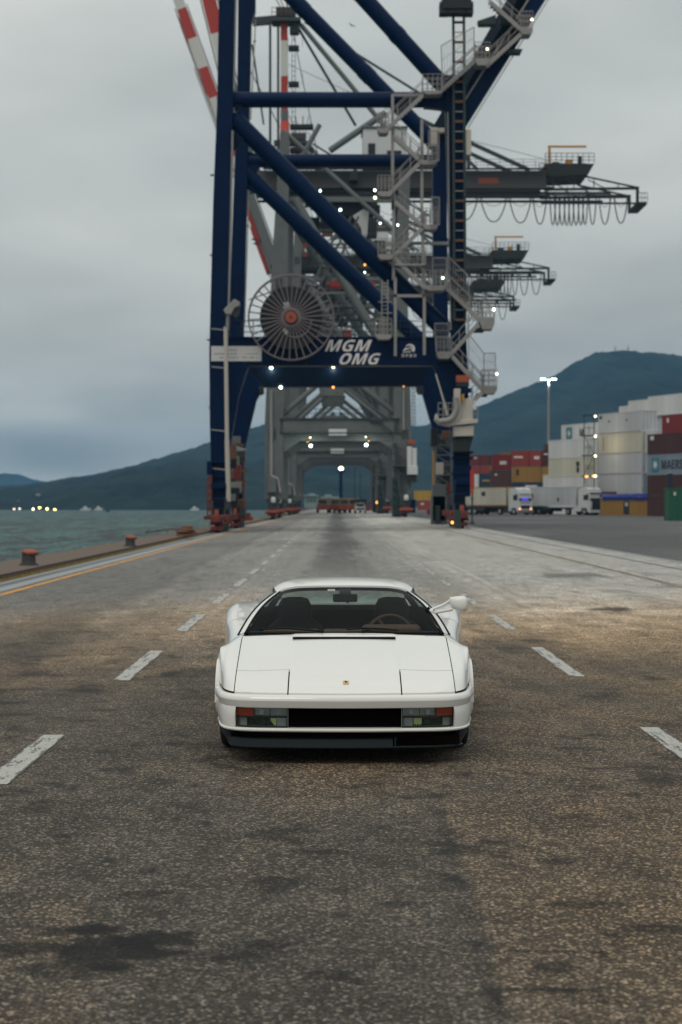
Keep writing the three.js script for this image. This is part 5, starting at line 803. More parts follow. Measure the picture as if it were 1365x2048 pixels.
for (const [x, y, m, r] of [[622, 891.5, 'lamp_cool', 0.30], [733, 890, 'lamp_cool', 0.30], [621, 875, 'lamp_warm', 0.12], [616, 884, 'lamp_amber', 0.14], [732, 874, 'lamp_warm', 0.12], [738, 882, 'lamp_amber', 0.14], [641, 382, 'lamp_cool', 0.20], [681, 420, 'lamp_cool', 0.24], [750, 381, 'lamp_cool', 0.22], [750.5, 396, 'lamp_warm', 0.26], [761, 447, 'lamp_cool', 0.18], [796, 450.5, 'lamp_cool', 0.18], [730, 530, 'lamp_amber', 0.2]]) {
  const p = at(x, y, E0 - 1), l = gp('lamp', bulb(p, r * 0.6), M[m]); gp('lamp_housing', rbox(r * 2.6, 0.14, r * 2, p.x, p.y + r + 0.07, p.z - 0.1, 0.03), M.equip_dark, l);
  if (r > 0.28) lampLight(V(p.x, p.y - r - 0.03, p.z), 0xe8fff4, 8);
}
// the same crane twice more, farther off
const gc2 = copy(gc, 'grey gantry crane third in the row, with the shorter jib above the stairs', V(0, 0, -78));
const gc3 = copy(gc, 'grey gantry crane farthest down the quay, its jib tip lowest in the sky', V(0, 0, -120));

for (const c of [gc2, gc3]) for (const n of c.children.filter((q) => /^lamp/.test(q.name) && q.position && q.geometry)) { n.geometry.computeBoundingBox(); const b = n.geometry.boundingBox, y = (b.min.y + b.max.y) / 2; if (y < 20 || n.name === 'lamp_housing') c.remove(n); }
for (const [c, back, short] of [[gc2, 78, 2.1], [gc3, 120, 3.9]]) {
  for (const n of [...c.children]) { if (/^(raised_boom|boom_tie|boom_step|boom_rail)$/.test(n.name)) c.remove(n); else if (/^(jib_tip|festoon_rail|festoon_cable|cable_carriage)$/.test(n.name)) n.position.x -= short; }
  makeBoom(c, 0.342, back);
}
// ---------------------------------------------------------------- bollards and mooring gear on the quay edge
mat('bollard_iron', [0.035, 0.033, 0.036], 0.7, 0.1); mat('bollard_rust', [0.30, 0.10, 0.06], 0.85);
function bollard(px, py, label, small = 1) {
  const d = (H - kerbTop) / (py - CY) * F, b = at(px, py, d); b.y = kerbTop;
  const t = thing('bollard', label, 'bollard', b, 'mooring bollards on the quay edge');
  const pr = [[0.26, 0], [0.27, 0.03], [0.20, 0.06], [0.185, 0.27], [0.19, 0.31]].map(([x, y]) => new THREE.Vector2(x, y));
  part('bollard_post', new THREE.LatheGeometry(pr, 28).translate(b.x, b.y, b.z), M.bollard_iron, t);
  const cap = new THREE.SphereGeometry(0.25, 28, 12).scale(1.0, 0.36, 0.85).translate(0.045, 0, 0); const a = cap.attributes.position; for (let i = 0; i < a.count; i++) a.setY(i, a.getY(i) + 0.04 * noise3(a.getX(i) * 9, 1, a.getZ(i) * 9) - 0.05 * a.getX(i)); cap.computeVertexNormals();
  part('bollard_cap', cap.translate(b.x, b.y + 0.335, b.z), M.bollard_rust, t);
}
bollard(58, 1130.5, 'rusty iron mooring bollard nearest the left edge of the quay'); bollard(261, 1092.5, 'rusty iron mooring bollard midway between the nearest one and the blue crane');
{ // heap of mooring rope and ladder rails farther along
  const b = at(372, 1070, 98); b.y = kerbTop; const r = rng(4), g = [];
  for (let i = 0; i < 5; i++) g.push(new THREE.TorusGeometry(0.42 - i * 0.045, 0.07, 6, 24).rotateX(PI / 2 + (r() - .5) * 0.3).translate(b.x + (r() - .5) * 0.2, b.y + 0.08 + i * 0.1, b.z + (r() - .5) * 0.2));
  solo('rope_coil', g, M.rust_orange, 'rust coloured coil of rope on the quay edge before the blue crane', 'rope', null, b);
  const q = at(350, 1068, 101); q.y = kerbTop; solo('gangway_rails', [...[-0.3, 0.3].map((k) => path([V(q.x - 1.6, q.y + 0.15, q.z + k), V(q.x, q.y + 0.32, q.z + k), V(q.x + 1.2, q.y + 0.1, q.z + k)], 0.05)), ...lin(-1.4, 1.1, 5).map((x) => bar(V(q.x + x, q.y + 0.2, q.z - 0.3), V(q.x + x, q.y + 0.2, q.z + 0.3), 0.07))], M.kerb_brown, 'low brown gangway frame lying beside the rope coil', 'gangway', null, q);
  const c = at(519, 1041, 190); c.y = gy(-8) ; c.x = -7.0 - 1.9; c.y = kerbTop; solo('mooring_buoy', [new THREE.SphereGeometry(0.34, 16, 10).scale(1.2, 0.9, 1).translate(c.x, c.y + 0.28, c.z), tube(V(c.x, c.y + 0.4, c.z), V(c.x, c.y + 0.75, c.z), 0.06)], M.signal_orange, 'orange buoy standing on the quay edge between blue and grey crane', 'buoy', null, c);
}
// ---------------------------------------------------------------- containers
const CC = {}; const cm = (n, c, r = 0.55) => CC[n] = mat('container_' + n, c, r, 0, { map: wear });
cm('white', [0.72, 0.72, 0.71]); cm('cream', [0.64, 0.61, 0.50]); cm('lightgrey', [0.58, 0.59, 0.60]); cm('maroon', [0.075, 0.022, 0.022]); cm('darkred', [0.15, 0.022, 0.018]); cm('red', [0.30, 0.045, 0.032]); cm('brightred', [0.24, 0.02, 0.02]); cm('ochre', [0.36, 0.19, 0.04]); cm('bluegrey', [0.24, 0.30, 0.36]); cm('teal', [0.012, 0.045, 0.075]); cm('green', [0.012, 0.10, 0.055]); cm('mint', [0.05, 0.28, 0.20]); cm('brown', [0.11, 0.05, 0.045]); cm('yellow', [0.46, 0.27, 0.03]);
mat('rust_streak', [0.16, 0.10, 0.05], 0.8); mat('logo_blue', [0.02, 0.19, 0.26], 0.5); mat('logo_ink', [0.012, 0.02, 0.035], 0.5);
const shapes = {};
function boxShape(L, hgt) { // corrugated sides along x, doors at the ends; origin at the middle of the base
  const key = L + '_' + hgt; if (shapes[key]) return shapes[key];
  const w = 2.44, e = 0.16, n = Math.round((L - 2 * e) / 0.28), side = (s) => { const pts = []; for (let i = 0; i < n; i++) { const x = -L / 2 + e + i * (L - 2 * e) / n, p = (L - 2 * e) / n; pts.push([x, 0], [x + p * 0.3, 0], [x + p * 0.5, 0.036], [x + p * 0.8, 0.036]); } pts.push([L / 2 - e, 0]); return grid(pts.length - 1, 1, (u, v) => { const p = pts[Math.round(u * (pts.length - 1))]; return [p[0], mix(0.15, hgt - 0.12, v), s * (w / 2 - 0.05 + p[1])]; }, 0.3); };
  const body = flat([side(1), side(-1), box(L - 0.1, 0.05, w - 0.1, 0, hgt - 0.06, 0), box(L - 0.1, 0.1, w - 0.1, 0, 0.12, 0), box(0.05, hgt - 0.3, w - 0.2, L / 2 - 0.08, hgt / 2, 0), box(0.05, hgt - 0.3, w - 0.2, -L / 2 + 0.08, hgt / 2, 0)]);
  const frame = flat([...[-1, 1].flatMap((a) => [-1, 1].flatMap((b) => [rbox(e, hgt, 0.16, a * (L / 2 - e / 2), hgt / 2, b * (w / 2 - 0.08), 0.01, 1), rbox(0.18, 0.12, 0.17, a * (L / 2 - 0.088), 0.06, b * (w / 2 - 0.085), 0.01, 1), rbox(0.18, 0.12, 0.17, a * (L / 2 - 0.088), hgt - 0.058, b * (w / 2 - 0.085), 0.01, 1)])), ...[-1, 1].flatMap((b) => [box(L - 0.3, 0.12, 0.07, 0, hgt - 0.062, b * (w / 2 - 0.04)), box(L - 0.3, 0.15, 0.07, 0, 0.077, b * (w / 2 - 0.04))]), ...[-1, 1].flatMap((a) => [box(0.07, 0.12, w - 0.3, a * (L / 2 - 0.04), hgt - 0.063, 0), box(0.07, 0.15, w - 0.3, a * (L / 2 - 0.04), 0.078, 0)])]);
  const door = flat([...[-0.85, -0.3, 0.3, 0.85].map((z) => tube(V(L / 2 - 0.02, 0.15, z), V(L / 2 - 0.02, hgt - 0.15, z), 0.03, 6)), box(0.03, hgt - 0.3, 0.02, L / 2 - 0.05, hgt / 2, 0)]);
  return shapes[key] = { body, frame, door };
}
const boxes = [];
// base corner given by its world place; heading turns the long side about y (0: along x)
function container(p, heading, L, hgt, m, label, more = {}) {
  const s = boxShape(L, hgt), t = thing('shipping_container', label, 'container', p, more.group);
  t.rotation.y = heading; t.base = V(0, 0, 0);
  part('container_body', s.body, m, t); part('corner_frame', s.frame, more.frame ?? m, t); part('door_bars', s.door, M.galvanised, t);
  if (more.extra) more.extra(t, L, hgt); return t;
}
const yB = yardY;
// a stack is given by where the near bottom corner of its visible long side stands
const HEAD = Math.atan2(11.5, 4.4);                                              // long sides run mostly away from the viewer
const along = V(-Math.sin(PI / 2 - HEAD), 0, -Math.cos(PI / 2 - HEAD));         // from near end to far end
function stackBase(px, d, L) { const c = V((px - CX) / F * d, yB, -d); return c.clone().addScaledVector(along, L / 2).add(V(Math.cos(PI / 2 - HEAD), 0, -Math.sin(PI / 2 - HEAD)).multiplyScalar(1.22)); }
const hdg = -Math.atan2(-along.z, -along.x);
const HC = 2.9;
function star(t, L, hgt, x, s, side = 1) { // pale star on a blue square
  const z = side * 1.235, sq = part('logo_panel', rbox(s, s, 0.02, x, hgt * 0.5, z, 0.004), M.logo_blue, t);
  const pts = []; for (let i = 0; i < 14; i++) { const a = i / 14 * 2 * PI + PI / 2, r = (i % 2 ? 0.16 : 0.40) * s; pts.push([x + Math.cos(a) * r, hgt * 0.5 + Math.sin(a) * r]); }
  part('logo_star', extrude(pts, 0.01).translate(0, 0, z + side * 0.011 - (side < 0 ? 0.01 : 0)), M.letter_white, sq);
}
function sideText(t, text, x, y, h, m, side = 1, depth = 0.01) { const g = letters(text, h, depth), b = g.boundingBox; g.translate(-b.min.x, -b.min.y, 0); part('lettering', g.translate(x, y, side * 1.232), m, t); }
// tall pale stack in the middle of the yard
const sW = stackBase(1284, 255, 12.19), sides = { face: 1 };
const tierNames = ['lowest', 'second', 'third', 'fourth', 'topmost'];
[CC.lightgrey, CC.lightgrey, CC.lightgrey, CC.cream, CC.lightgrey].forEach((m, i) => container(sW.clone().setY(yB + i * HC), hdg, 12.19, HC - 0.02, m, `${i === 3 ? 'cream' : 'pale grey'} container, ${tierNames[i]} of the five-high stack beside the lamp tower`, { extra: (t, L, h) => { part('rust_line', box(L - 0.4, 0.05, 0.02, 0, 0.05, 1.235), M.rust_streak, t); if (i === 4) part('container_mark', [rbox(0.3, 0.35, 0.01, -3, 1.7, 1.232, 0.004), rbox(0.3, 0.35, 0.01, 2, 1.7, 1.232, 0.004), rbox(0.7, 0.45, .01, -5.4, 2.35, 1.232, .004)], M.logo_ink, t); if (i === 3) part('container_mark', lin(0.6, 2.3, 7).map((y) => rbox(0.26, 0.16, 0.01, -4.6, y, 1.232, 0.004)), M.boom_red, t); } }));
// the column behind its near end: doors of three more boxes
const sE = stackBase(1302, 252, 12.19);
// shorter stack left of the lamp tower
const sL = stackBase(1172, 281, 12.19);
[[0, CC.white], [1, CC.white], [2, CC.cream], [3, CC.white]].forEach(([i, m]) => container(sL.clone().setY(yB + i * HC), hdg, 12.19, HC - 0.02, m, `${m === CC.cream ? 'cream' : 'white'} container, ${tierNames[i]} of the four-high stack left of the lamp tower`, { extra: (t, L, h) => { if (i === 2) part('container_mark', [rbox(1.0, 0.7, 0.01, 3.6, 1.9, 1.232, 0.004), rbox(0.8, 0.8, 0.01, 3.6, 1.0, 1.232, .004)], M.equip_dark, t); } }));
const sM = stackBase(1196, 292, 12.19);
container(sM.clone().setY(yB + 4 * HC), hdg, 12.19, HC - 0.02, CC.white, 'white container with a star logo and letter M, above the four-high stack', { extra: (t, L, h) => { star(t, L, h, -3.4, 1.9); sideText(t, 'M', 0.2, 0.85, 1.2, M.logo_ink); } });
for (let i = 0; i < 4; i++) container(sM.clone().setY(yB + i * HC), hdg, 12.19, HC - 0.02, CC.lightgrey, `pale grey container hidden behind the four-high stack, ${tierNames[i]} of its pile`);
// stack at the right edge of the picture
const sR = stackBase(1398, 226, 12.19), R5 = [[CC.maroon, 'maroon container, lowest visible at the right edge, behind the green one'], [CC.maroon, 'maroon container under the blue-grey lettered one at the right edge'], [CC.bluegrey, 'blue-grey container lettered MAERSK with a star logo'], [CC.maroon, 'dark maroon container on top of the lettered blue-grey one']];
R5.forEach(([m, l], i) => container(sR.clone().setY(yB + i * 2.62), hdg, 12.19, 2.60, m, l, { extra: (t, L, h) => { if (i === 2) { star(t, L, h, -4.1, 1.75); sideText(t, 'MAERSK', -2.6, 0.7, 1.15, M.logo_ink); } if (i === 3) part('container_mark', rbox(0.9, 0.5, 0.01, -4.9, 2.1, 1.232, 0.004), M.letter_white, t); } }));
const sR2 = stackBase(1386, 232, 6.06); container(sR2.clone().setY(yB + 4 * 2.62).add(V(0.9, 0, 0)), hdg, 12.19, 2.60, CC.brightred, 'bright red container highest at the right edge of the picture', { extra: (t) => part('container_mark', rbox(0.5, 0.6, 0.01, -4.6, 1.9, 1.232, 0.004), M.letter_white, t) });
{ // white boxes on top behind
  const p1 = stackBase(1342, 268, 12.19); container(p1.clone().setY(yB + 5 * HC), hdg, 12.19, 2.6, CC.white, 'white container with dark openings, highest in the yard behind the tall stack', { extra: (t) => part('container_mark', [rbox(1.4, 0.9, 0.01, 1.6, 1.0, 1.232, 0.004), rbox(1.4, 0.9, 0.01, 3.6, 0.9, 1.232, 0.004)], M.equip_dark, t) });
  for (let i = 3; i < 5; i++) container(p1.clone().setY(yB + i * HC), hdg, 12.19, HC - 0.02, CC.lightgrey, i === 3 ? 'pale grey container with dark streaks beneath the highest white one' : 'pale grey container directly under the highest white one');
  const p2 = stackBase(1300, 275, 6.06); container(p2.clone().setY(yB + 5 * HC - 0.6), hdg, 12.19, 2.6, CC.white, 'white container just above and behind the tall pale stack');
  const p3 = stackBase(1385, 262, 12.19); container(p3.clone().setY(yB + 5 * HC), hdg, 12.19, 2.9, CC.white, 'white container beside the highest one, cut by the picture edge');
  for (let i = 0; i < 4; i++) container(sE.clone().setY(yB + i * HC).add(V(0.6, 0, -0.8)), hdg, 12.19, HC - 0.02, [CC.bluegrey, CC.bluegrey, CC.lightgrey, CC.white][i], ['blue-grey container in the dark gap right of the tall stack, lowest', 'blue-grey container in the dark gap right of the tall stack, second', 'pale grey container in the gap right of the tall stack, third', 'white container in the gap right of the tall stack, topmost'][i]);
}
// red and ochre boxes left of the pale stacks: long sides face the viewer
const lay = (x0, x1, y0, y1, d, m, label, extra) => { const a = at(x0, y1, d), b = at(x1, y0, d), L = b.x - a.x; return container(V((a.x + b.x) / 2, a.y, -d - 1.22), 0, Math.round(L * 100) / 100, Math.round((b.y - a.y) * 100) / 100 - 0.02, m, label, { extra }); };
const mark = (x, y, w, h, m = M.letter_white) => (t) => part('container_mark', rbox(w, h, 0.01, x, y, 1.232, 0.004), m, t);
lay(1026, 1058, 901, 932, 312, CC.red, 'red container on the ochre one, behind the front truck cab', mark(-0.4, 1.5, 1.5, 0.3)); lay(1059, 1084, 901, 932, 312, CC.red, 'red container with pale print, right of the other red one', mark(0.2, 1.4, 0.9, 0.5));
lay(1085, 1114, 902, 932, 312, CC.maroon, 'dark maroon container beside the red pair', mark(-0.6, 2.0, 0.7, 0.25)); lay(1090, 1122, 888, 902, 330, CC.brown, 'brown container peeping over the maroon one at the mast foot');
lay(1026, 1083, 933, 964, 312, CC.ochre, 'ochre container with a small dark mark under the two red ones', mark(-1.6, 1.6, 0.45, 1.0, M.logo_ink)); lay(1084, 1113, 933, 965, 312, CC.ochre, 'ochre container under the dark maroon one'); lay(1114, 1121, 905, 965, 314, CC.maroon, 'narrow maroon container end between ochre and white stacks');
lay(1026, 1088, 965, 996, 312, CC.teal, 'dark blue container under the ochre ones', mark(0.5, 2.0, 2.0, 0.3)); lay(1026, 1088, 997, 1027, 312, CC.teal, 'dark blue container lowest behind the trucks');
lay(985, 1024, 909, 939, 330, CC.brightred, 'red container with white lettering patches behind the rear truck', mark(0.2, 1.2, 1.2, 0.6)); lay(1000, 1024, 905, 909.5, 334, CC.ochre, 'ochre container roof showing above the lettered red one');
lay(983, 1024, 940, 974, 330, CC.brown, 'brown container under the lettered red one', mark(-1, 2.2, .5, .3)); lay(983, 1024, 975, 1026, 332, CC.maroon, 'maroon container lowest behind the rear truck cab');
lay(941, 962, 910, 930, 420, CC.darkred, 'dark red container upper left beside the blue crane leg', mark(0, 1.6, .6, .3)); lay(963, 978, 910, 930, 420, CC.darkred, 'dark red container second from the blue crane leg, top row'); lay(979, 990, 910, 930, 420, CC.maroon, 'maroon container third from the blue crane leg, top row');
lay(941, 960, 931, 947, 410, CC.red, 'red container in the second row beside the blue crane leg'); lay(961, 980, 931, 947, 410, CC.red, 'red container second in the second row from the crane leg'); lay(981, 986, 931, 947, 410, CC.yellow, 'narrow yellow container end between red and maroon ones');
lay(937, 958, 948, 977, 400, CC.white, 'white container end standing above the rear truck trailer'); lay(959, 982, 948, 976, 400, CC.teal, 'dark blue container with yellowish print behind the rear trailer', mark(0.2, 1.6, 1.6, 0.35, M.crane_yellow)); lay(941, 985, 977, 1026, 402, CC.maroon, 'maroon container lowest behind the rear trailer');
lay(829, 867, 981, 1001, 480, CC.yellow, 'yellow container far down the quay between the cranes'); lay(836, 867, 1002, 1021, 480, CC.red, 'faded red container beneath the far yellow one', mark(-0.8, 1.7, 0.8, 0.4)); lay(848, 868, 1001.5, 1020.5, 486, CC.maroon, 'maroon container beneath the far yellow one, right');
lay(1090, 1167, 949, 1012, 292, CC.white, 'plain white container block behind the front trailer');
// green container near, teal and mint behind, yellow site box with blue roof
{
  const d = 170; lay(1338, 1378, 975, 1044, d * 1.0, CC.green, 'dark green container at the right edge, nearest of all', mark(-0.35, 2.6, 0.18, 0.3));
  lay(1311, 1337, 982, 1014, 262, CC.mint, 'mint green container frame between the yellow hut and the green container', (t, L) => part('white_rib', [-0.6, -0.3, 0, 0.3].map((x) => rbox(0.09, 1.6, 0.05, x, 1.1, 1.24, 0.01)), M.letter_white, t));
  const a = at(1206, 1030, 252), b = at(1308, 988, 252), w = b.x - a.x, h = b.y - a.y, hut = thing('site_hut', 'ochre site hut with a blue tarpaulin roof and a dark door', 'hut', V((a.x + b.x) / 2, yB, -252));
  const shp = boxShape(Math.round(w * 100) / 100, Math.round(h * 0.83 * 100) / 100); for (const g of [shp.body, shp.frame]) { part('wall', g.clone().translate((a.x + b.x) / 2, yB, -253.2), CC.ochre, hut); }
  part('roof', grid(30, 8, (u, v) => [mix(a.x - 0.1, b.x + 0.1, u), yB + h * 0.83 + 0.1 + 0.42 * Math.sin(v * PI) + 0.12 * noise3(u * 14, v * 4, 2) * (0.4 + u), mix(-251.9, -254.5, v)]), mat('tarp_blue', [0.006, 0.02, 0.19], 0.5), hut); part('roof_edge', grid(30, 1, (u, v) => [mix(a.x - 0.1, b.x + 0.1, u), yB + h * 0.83 + 0.14 - v * (0.35 + 0.12 * noise3(u * 18, 1, 3)), -251.88]), M.tarp_blue, hut);
  part('door', rbox(0.75, 1.75, 0.06, (a.x + b.x) / 2 - 0.25, yB + 1.05, -251.93, 0.02), M.equip_green, hut); part('window', rbox(0.4, 0.5, 0.03, (a.x + b.x) / 2 - 0.25, yB + 1.5, -251.89, 0.01), M.cream_paint, hut);
  const wall = at(1195, 985, 258); solo('brick_shed', [box(14, 2.2, 1, at(1262, 984, 262).x, yB + 2.2, -262), rbox(0.6, 1, .5, at(1258, 984, 260).x, yB + 3.2, -260, .05)], M.brown ?? CC.brown, 'low brown wall showing above the ochre hut', 'wall');
  const sp = thing('sign_post', 'dark panel on a post beside the near green container', 'sign', V((1341 - CX) / F * 200, yB, -200)); part('sign_panel', rbox(0.6, 1.5, 0.1, (1341 - CX) / F * 200, at(0, 961, 200).y, -200, 0.03), M.logo_ink, sp); part('post', tube(V((1341 - CX) / F * 200, yB, -200.1), V((1341 - CX) / F * 200, at(0, 955, 200).y, -200.1), 0.05), M.equip_dark, sp);
}
// ---------------------------------------------------------------- trucks
mat('truck_white', [0.66, 0.67, 0.66], 0.35, 0, { clearcoat: 0.6 }); mat('truck_glass', [0.012, 0.016, 0.018], 0.08); mat('truck_black', [0.02, 0.02, 0.022], 0.6);
glow('screen_blue', 0.10, 0.07, 1.0, 0.9); glow('headlight', 1.0, 0.45, 0.25, 2.5);
function truck(px, d, turn, label, cargo, dark) {
  const p = V((px - CX) / F * d, yB, -d), t = thing('truck', label, 'truck', p, null); t.rotation.y = turn; t.base = V(0, 0, 0);   // own axes: x forwards, cab at the front
  const cab = part('cab', [extrude([[-2.1, 1.0], [-2.1, 3.1], [-1.7, 3.75], [-0.5, 3.85], [0.0, 3.6], [0.22, 2.6], [0.28, 1.75], [0.28, 0.45], [-0.2, 0.38], [-0.35, 0.95], [-1.35, 0.95], [-1.5, 0.5], [-2.1, 0.5]], 2.45, 0.07, 3).translate(0, 0, -1.225)], M.truck_white, t);
  part('windshield', [extrude([[0.05, 2.95], [0.0, 3.02], [0.13, 2.98], [0.305, 1.98], [0.2, 1.98]], 2.2, 0.01).translate(0.0, 0, -1.1)], M.truck_glass, cab);
  part('side_window', [-1, 1].map((s) => rbox(0.95, 0.75, 0.04, -0.5, 2.45, s * 1.225, 0.02)), M.truck_glass, cab);
  part('radiator_grille', dark ? [extrude([[0, 0.6], [0, 2.0], [0.03, 2.0], [0.05, 0.6]], 1.5).translate(0.275, 0, -0.75)] : [rbox(0.05, 0.5, 1.6, 0.285, 1.1, 0, 0.02), rbox(0.05, 0.12, 1.9, 0.285, 0.65, 0, .02), rbox(0.04, 0.1, 1.8, .28, 1.72, 0, .02)], M.truck_black, cab);
  part('sun_visor', rbox(0.35, 0.14, 2.2, 0.18, 3.05, 0, 0.05), dark ? M.truck_glass : M.truck_white, cab); part('roof_light', rbox(0.1, 0.12, 0.8, -0.1, 3.6, 0, 0.04), M.truck_glass, cab);
  for (const s of [-1, 1]) { const l = part('headlight', rbox(0.06, 0.2, 0.36, 0.27, 0.85, s * 0.98, 0.02), dark ? M.lamp_silver : M.headlight, cab); part('door_mirror', rbox(0.12, 0.7, 0.25, 0.05, 2.6, s * 1.42, 0.04), M.truck_black, cab); }
  if (!dark) { const sc = part('display_screen', rbox(0.03, 0.32, 1.25, 0.285, 2.22, 0.1, 0.01), M.screen_blue, cab); const l = new THREE.PointLight(0x4030ff, 0.08); l.position.set(0.45, 2.22, 0.1); l.castShadow = true; t.add(l); }
  part('bumper', rbox(0.3, 0.4, 2.45, 0.2, 0.52, 0, 0.06), dark ? M.truck_white : M.lamp_grey, t);
  part('chassis', [rbox(14.2, 0.25, 0.9, -7.2, 0.95, 0, 0.03), rbox(2.6, 0.5, 2.3, -9.2, 0.75, 0, 0.05)], M.truck_black, t); part('side_skirt', [-1, 1].map((s) => rbox(1.5, 0.55, 0.4, -2.4, 0.75, s * 0.95, 0.08)), dark ? M.truck_white : M.truck_black, t);
  for (const x of [-0.85, -4.2, -10.3, -11.6, -12.9]) for (const s of [-1, 1]) { const w = part('wheel', tube(V(x, 0.5, s * 0.9), V(x, 0.5, s * 1.2), 0.5, 20), M.tyre_rubber, t); part('rim', tube(V(x, 0.5, s * 1.19), V(x, 0.5, s * 1.215), 0.27, 16), M.alloy, w); }
  t.updateMatrixWorld(); const q = V(-8.6, 1.28, 0).applyMatrix4(t.matrixWorld);
  container(q, turn, 12.19, 2.72, cargo.m, cargo.label, { frame: cargo.frame ?? cargo.m, extra: cargo.extra });
}
truck(1049, 262, -1.02, 'white truck tractor with blue lit screen, left of the two trucks', { m: CC.cream, frame: CC.ochre, label: 'cream container with ochre edges on the left truck', extra: mark(0.5, 1.75, 0.9, 0.6, M.logo_ink) }, false);
truck(1190, 258, -0.95, 'white truck tractor with dark radiator, right of the two trucks', { m: CC.lightgrey, label: 'pale grey container on the right truck', extra: mark(2.4, 0.9, 0.3, 0.5, M.logo_ink) }, true);
// ---------------------------------------------------------------- lamps in the yard
{
  const d = 420, b = V((1097.5 - CX) / F * d, yB, -d), m = thing('light_mast', 'tall grey floodlight mast with lit lamps behind the red containers', 'light mast', b), top = at(1097.5, 758, d);
  part('mast_pole', tube(b, top, 0.35, 12, 0.2), M.galvanised, m); const hd = part('lamp_bar', [bar(V(top.x - 1.9, top.y, top.z), V(top.x + 1.9, top.y, top.z), 0.25)], M.crane_grey, m);
  for (const k of [-1.55, -0.9, 0.05, 0.9, 1.5]) { part('lamp', new THREE.SphereGeometry(0.24, 10, 8).scale(1.2, 0.8, 0.8).translate(top.x + k, top.y + (Math.abs(k) < 0.3 ? -0.3 : -0.05), top.z + 0.2), M.lamp_cool, m); }
  lampLight(V(top.x, top.y - 0.9, top.z + 0.3), 0xf0fff8, 60);
  const d2 = 262, t = thing('lamp_tower', 'dark lattice tower with four bright lamps between the pale stacks', 'tower', V((1180 - CX) / F * d2, yB, -d2));
  const X = (px, y, z = 0) => { const p = at(px, y, d2 + z); return p; };
  part('tower_post', [1169, 1189].flatMap((px) => [0, 1.4].map((z) => bar(X(px, 832, z), X(px, 1026, z), 0.12))), M.equip_green, t);
  part('tower_floor', [828, 869, 909, 950].map((y) => slab(1167, y + 1, 1191, y + 3, d2 - 0.2, 1.8, 0.01)), M.equip_dark, t);
  part('tower_rail', [856, 892, 896, 932, 937].map((y) => bar(X(1169, y), X(1189, y), 0.07)).concat([858, 898, 938].map((y) => bar(X(1179, y - 6), X(1179, y + 10), 0.07))), M.equip_green, t);
  part('tower_brace', [[1169, 872, 1189, 909], [1189, 912, 1169, 949], [1169, 952, 1189, 1020]].map(([a, b, c, e]) => bar(X(a, b, 0.7), X(c, e, 0.7), 0.07)), M.equip_green, t);
  part('tower_base', rbox(1.5, 2.6, 1.6, X(1184, 1000).x, yB + 1.3, -d2 - 0.6, 0.05), M.equip_dark, t);
  for (const y of [832.5, 872.5, 912, 952]) { const p = X(1191.3, y, -0.6); part('lamp', bulb(p, 0.14), M.lamp_warm, t); }
  for (const [x, y] of [[1174, 953], [1188, 952]]) { const p = X(x, y, -0.3); part('lamp', new THREE.SphereGeometry(0.14, 10, 8).scale(1.7, 1, 1).translate(p.x, p.y, p.z), M.lamp_amber, t); }
  lampLight(X(1192.5, 892, -1.2), 0xffeecc, 8);
}
